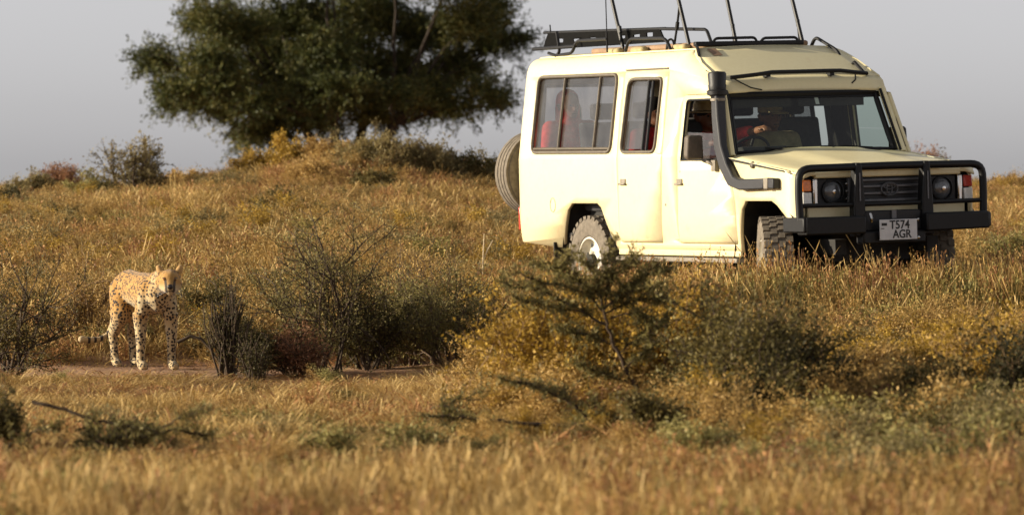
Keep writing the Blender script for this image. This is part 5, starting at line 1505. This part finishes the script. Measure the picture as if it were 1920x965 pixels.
def scatter(name, label, meshes, pts, rots, scls, idx):
    """one stuff object whose geometry nodes place tufts on its points"""
    src = bpy.data.collections.new(name + '_source')
    for i, me in enumerate(meshes):
        src.objects.link(bpy.data.objects.new('%s_source_%02d' % (name, i), me))
    me = bpy.data.meshes.new(name)
    n = len(pts)
    me.vertices.add(n)
    me.vertices.foreach_set('co', np.asarray(pts, np.float32).ravel())
    for nm, typ, dat, key in (('tuft_rot', 'FLOAT_VECTOR', rots, 'vector'), ('tuft_scale', 'FLOAT_VECTOR', scls, 'vector'), ('tuft_kind', 'INT', idx, 'value')):
        a = me.attributes.new(nm, typ, 'POINT')
        a.data.foreach_set(key, np.asarray(dat, np.int32 if typ == 'INT' else np.float32).ravel())
    o = link(bpy.data.objects.new(name, me))
    o['kind'] = 'stuff'; o['label'] = label
    ng = bpy.data.node_groups.new(name + '_scatter', 'GeometryNodeTree')
    ng.interface.new_socket('Geometry', in_out='INPUT', socket_type='NodeSocketGeometry')
    ng.interface.new_socket('Geometry', in_out='OUTPUT', socket_type='NodeSocketGeometry')
    N = ng.nodes; L = ng.links
    gi = N.new('NodeGroupInput'); go = N.new('NodeGroupOutput')
    ci = N.new('GeometryNodeCollectionInfo'); ci.inputs['Collection'].default_value = src
    ci.inputs['Separate Children'].default_value = True; ci.inputs['Reset Children'].default_value = True
    io = N.new('GeometryNodeInstanceOnPoints'); io.inputs['Pick Instance'].default_value = True
    def attr(nm, t):
        a = N.new('GeometryNodeInputNamedAttribute'); a.data_type = t; a.inputs['Name'].default_value = nm
        return a.outputs['Attribute']
    L.new(gi.outputs[0], io.inputs['Points']); L.new(ci.outputs[0], io.inputs['Instance'])
    L.new(attr('tuft_kind', 'INT'), io.inputs['Instance Index'])
    er = N.new('FunctionNodeEulerToRotation'); L.new(attr('tuft_rot', 'FLOAT_VECTOR'), er.inputs[0]); L.new(er.outputs[0], io.inputs['Rotation'])
    L.new(attr('tuft_scale', 'FLOAT_VECTOR'), io.inputs['Scale'])
    L.new(io.outputs[0], go.inputs[0])
    mod = o.modifiers.new('scatter', 'NODES'); mod.node_group = ng
    return o

def sstep(a, b, x):
    t = min(1, max(0, (x - a) / (b - a)))
    return t * t * (3 - 2 * t)

def nz(x, y, f, s):
    return noise.noise(Vector((x * f, y * f, s)))

rngG = np.random.default_rng(77)
grass_meshes = [tuft('tuft_fine', 1, 60, 0.27, 0.0034, 0.085, 0.75, M['grass'], 0.15), tuft('tuft_loose', 2, 46, 0.32, 0.0034, 0.13, 1.0, M['grass'], 0.3), tuft('tuft_pale', 3, 50, 0.30, 0.0032, 0.10, 0.8, M['grasspale'], 0.4), tuft('tuft_short', 4, 55, 0.14, 0.0045, 0.12, 1.1, M['grass'], 0.1),
                tuft('forb_brown', 5, 52, 0.24, 0.0048, 0.12, 1.1, M['forb'], 0.3), herb_mesh('forb_leafy', 6, 30, 0.26, M['forb'], 0.018), herb_mesh('herb_green', 7, 30, 0.22, M['herb'], 0.018), tuft('tuft_pale_loose', 8, 42, 0.36, 0.0030, 0.14, 0.9, M['grasspale'], 0.5),
                herb_mesh('herb_golden', 9, 30, 0.28, M['l_ochre'], 0.016),
                tuft('tuft_near_fine', 10, 95, 0.25, 0.0020, 0.12, 0.55, M['grass'], 0.12), tuft('tuft_near_pale', 11, 85, 0.28, 0.0019, 0.13, 0.6, M['grasspale'], 0.25), tuft('tuft_near_soft', 12, 90, 0.22, 0.0022, 0.15, 0.8, M['grasspale'], 0.1)]
NEAR = {0: 9, 1: 9, 2: 10, 3: 11, 7: 10}
def grow_grass(n):
    P = []; R = []; S = []; K = []
    tries = 0
    ch0 = Vector((-2.62, 35.7))
    while len(P) < n and tries < n * 6:
        tries += 1
        y = 15.5 + (rngG.uniform() ** 0.80) * 50.0
        half = y * 0.1053 + 1.6
        x = rngG.uniform(-half, half)
        left = 1 - sstep(-0.9, 0.5, x)
        # height of the sward here
        h = 1.0 + 0.35 * nz(x, y, 0.6, 3)
        dens = 0.85 + 0.5 * nz(x, y, 0.9, 9)
        if y > 45: h *= 0.95
        if y > 55: h *= 0.85
        # the open dusty strip by the cheetah
        strip = math.exp(-((y - 35.0) / 1.65) ** 2) * left
        h *= 1 - 0.75 * strip; dens *= 1 - 0.88 * strip
        near = sstep(27.5, 30.5, y) * (1 - sstep(35.4, 36.2, y)) * left
        h *= 1 - 0.70 * near; dens *= 1 - 0.40 * near
        if 21.5 < y < 29: h *= 0.48
        if 22 < y < 27.5 and -1.2 < x < 0.6: h *= 0.62; dens *= 0.8
        if 22.5 < y < 26 and x < -1.35: h *= 0.6
        if rngG.uniform() > dens: continue
        q = to_car((x, y, ground(x, y)))
        if -1.5 < q.x < 3.75 and abs(q.y) < 0.9:
            if rngG.uniform() < 0.7: continue
            h *= 0.35
        if math.hypot(x - ch0.x, (y - ch0.y) * 0.7) < 0.55:
            if rngG.uniform() < 0.4: continue
            h *= 0.35
        a = nz(x, y, 0.55, 21) + 0.5 * nz(x, y, 1.7, 31)
        u = rngG.uniform()
        if y > 36 or x > 0.3:
            k = rngG.choice([0, 1, 2, 3, 4, 5, 7], p=[.18, .15, .20, .14, .12, .11, .10])
            if u > 0.80: k = 8
            if a > 0.28 and u < 0.6: k = rngG.choice([4, 5])
            if a < -0.32 and u < 0.35: k = 6
        else:
            k = rngG.choice([0, 1, 2, 3, 7, 4, 8], p=[.2, .14, .22, .14, .14, .09, .07])
            if a > 0.30 and u < 0.45: k = rngG.choice([4, 5])
            if strip > 0.4: k = rngG.choice([3, 4, 0, 5], p=[.5, .2, .2, .1])
            if a < -0.28 and u < 0.5 and y < 28: k = 6
        q2 = max(0.0, min(1, (x - 0.1) / 0.8)) * sstep(35.8, 37.0, y) * (1 - sstep(39.6, 40.3, y))   # taller growth before the vehicle
        if q.x > 0.4 and q.y < 1.2 or q.x > 3.75: h *= 1 + (0.75 if q.x > 3.4 else 0.30) * q2
        if y < 34: k = NEAR.get(int(k), int(k))
        s = h * rngG.uniform(0.6, 1.3)
        P.append((x, y, ground(x, y))); R.append((rngG.normal() * 0.10, rngG.normal() * 0.10, rngG.uniform(0, 6.283)))
        w_ = 0.85 + 0.3 * rngG.uniform()
        S.append((w_, w_, s)); K.append(k)
    return P, R, S, K
P, R, S, K = grow_grass(52000)
# objects in a Collection Info come sorted by name: the source names carry their order
scatter('dry_grass', 'dry golden savanna grass covering the ground', grass_meshes, P, R, S, K)

# ------------------------------------------------------------------ undergrowth: low mixed scrub nobody could count
def scrub_mesh(name, seed, mat, n, h, w, per, size, aspect=0.5):
    pl = Plant(seed)
    rng = pl.rng
    cfg = dict(wob=0.18, up=0.05, levels=2, kids=(5, 3), open=0.8, shrink=(0.4, 0.7), rmin=0.0016)
    for i in range(n):
        a = 2 * math.pi * (i + rng.uniform(-0.4, 0.4)) / n
        t = rng.uniform(0.1, 1.0)
        dv = np.array([math.cos(a) * w * t, math.sin(a) * w * t, h * math.sqrt(1 - 0.7 * t * t) * rng.uniform(0.7, 1.1)])
        L = np.linalg.norm(dv)
        pl.branch(np.array([math.cos(a) * w * 0.2 * t, math.sin(a) * w * 0.2 * t, -0.02]), dv / L, L * 0.85, 0.004, 0, cfg)
    V, Q, T = pl.leaves(per=per, size=size, aspect=aspect, jitter=0.018)
    BV = np.concatenate(pl.BV); BQ = np.concatenate(pl.BQ)
    return fast_mesh(name, np.concatenate([V, BV]), np.concatenate([Q, BQ + len(V)]), mat, np.concatenate([T, np.full(len(BV), 0.25)]))
under = [scrub_mesh('s', 201, M['l_ochre'], 9, 0.30, 0.20, 3, 0.020), scrub_mesh('s', 202, M['l_grey'], 9, 0.32, 0.22, 3, 0.020), scrub_mesh('s', 203, M['l_sage'], 9, 0.26, 0.22, 3, 0.020), scrub_mesh('s', 204, M['l_rust'], 9, 0.24, 0.22, 3, 0.018, 0.4),
         scrub_mesh('s', 205, M['l_olive'], 9, 0.34, 0.22, 3, 0.020), scrub_mesh('s', 206, M['l_yellow'], 8, 0.34, 0.18, 3, 0.020), scrub_mesh('s', 207, M['l_ochre'], 7, 0.42, 0.16, 2, 0.022, 0.35), scrub_mesh('s', 208, M['herb'], 9, 0.30, 0.2, 3, 0.020)]
def grow_under():
    P = []; R = []; S = []; K = []
    for t in range(14000):
        y = 20 + (rngG.uniform() ** 0.85) * 45
        half = y * 0.1053 + 1.5
        x = rngG.uniform(-half, half)
        left = 1 - sstep(-0.9, 0.4, x)
        c = nz(x, y, 0.7, 50) + 0.5 * nz(x, y, 1.9, 60)
        if y > 36.5: d_ = 0.22 + 0.75 * c
        elif left > 0.5: d_ = (0.06 + 0.30 * c) if y < 32.5 else 0.10 + 0.2 * c
        else: d_ = 0.50 + 0.6 * c if y > 25 else 0.16 + 0.3 * c + 0.5 * sstep(0.9, 1.4, x)
        if rngG.uniform() > d_: continue
        q = to_car((x, y, ground(x, y)))
        if -1.7 < q.x < 4.0 and abs(q.y) < 1.25: continue
        fr = q.x > 3.9 or q.y < -1.2
        if math.hypot(x + 2.66, (y - 35.6) * 0.6) < 0.75: continue
        if x < 0.0 and 28.5 < y < 35.4 and (x > -3.4 or y > 33.6) and rngG.uniform() < (0.92 if -3.2 < x < -2.0 else 0.6): continue
        s = rngG.uniform(0.45, 1.15)
        if left > 0.5 and y < 36: s *= 0.45
        if left <= 0.5 and y < 24: s *= 0.8
        if 36 < y < 40 and x > -0.2: s *= 0.7
        if -0.8 < x < 0.7 and 22 < y < 27.5: s *= 0.5
        if y > 52: s *= 0.75
        h_ = nz(x, y, 0.45, 80)
        if y > 36.5:
            p_ = np.array([.24, .17, .12, .12, .10, .07, .13, .05])
        elif left > 0.5:
            p_ = np.array([.10, .15, .34, .18, .06, .02, .10, .05])
        else:
            p_ = np.array([.26, .05, .07, .10, .16, .18, .12, .06]) if y > 25 else np.array([.08, .20, .20, .30, .16, .02, .02, .02])
        if h_ > 0.15: p_ = p_ * np.array([1.5, .6, .6, 1.2, .5, 1.8, 1.5, .5])
        if h_ < -0.15: p_ = p_ * np.array([.6, 1.6, 1.5, .8, 1.8, .5, .6, 1.6])
        k = rngG.choice(8, p=p_ / p_.sum())
        P.append((x, y, ground(x, y) - 0.01)); R.append((rngG.normal() * 0.06, rngG.normal() * 0.06, rngG.uniform(0, 6.283)))
        w_ = s * rngG.uniform(0.9, 1.4)
        S.append((w_, w_, s)); K.append(k)
    return P, R, S, K
scatter('undergrowth', 'low mixed olive, ochre and grey scrub growing through the grass', under, *grow_under())
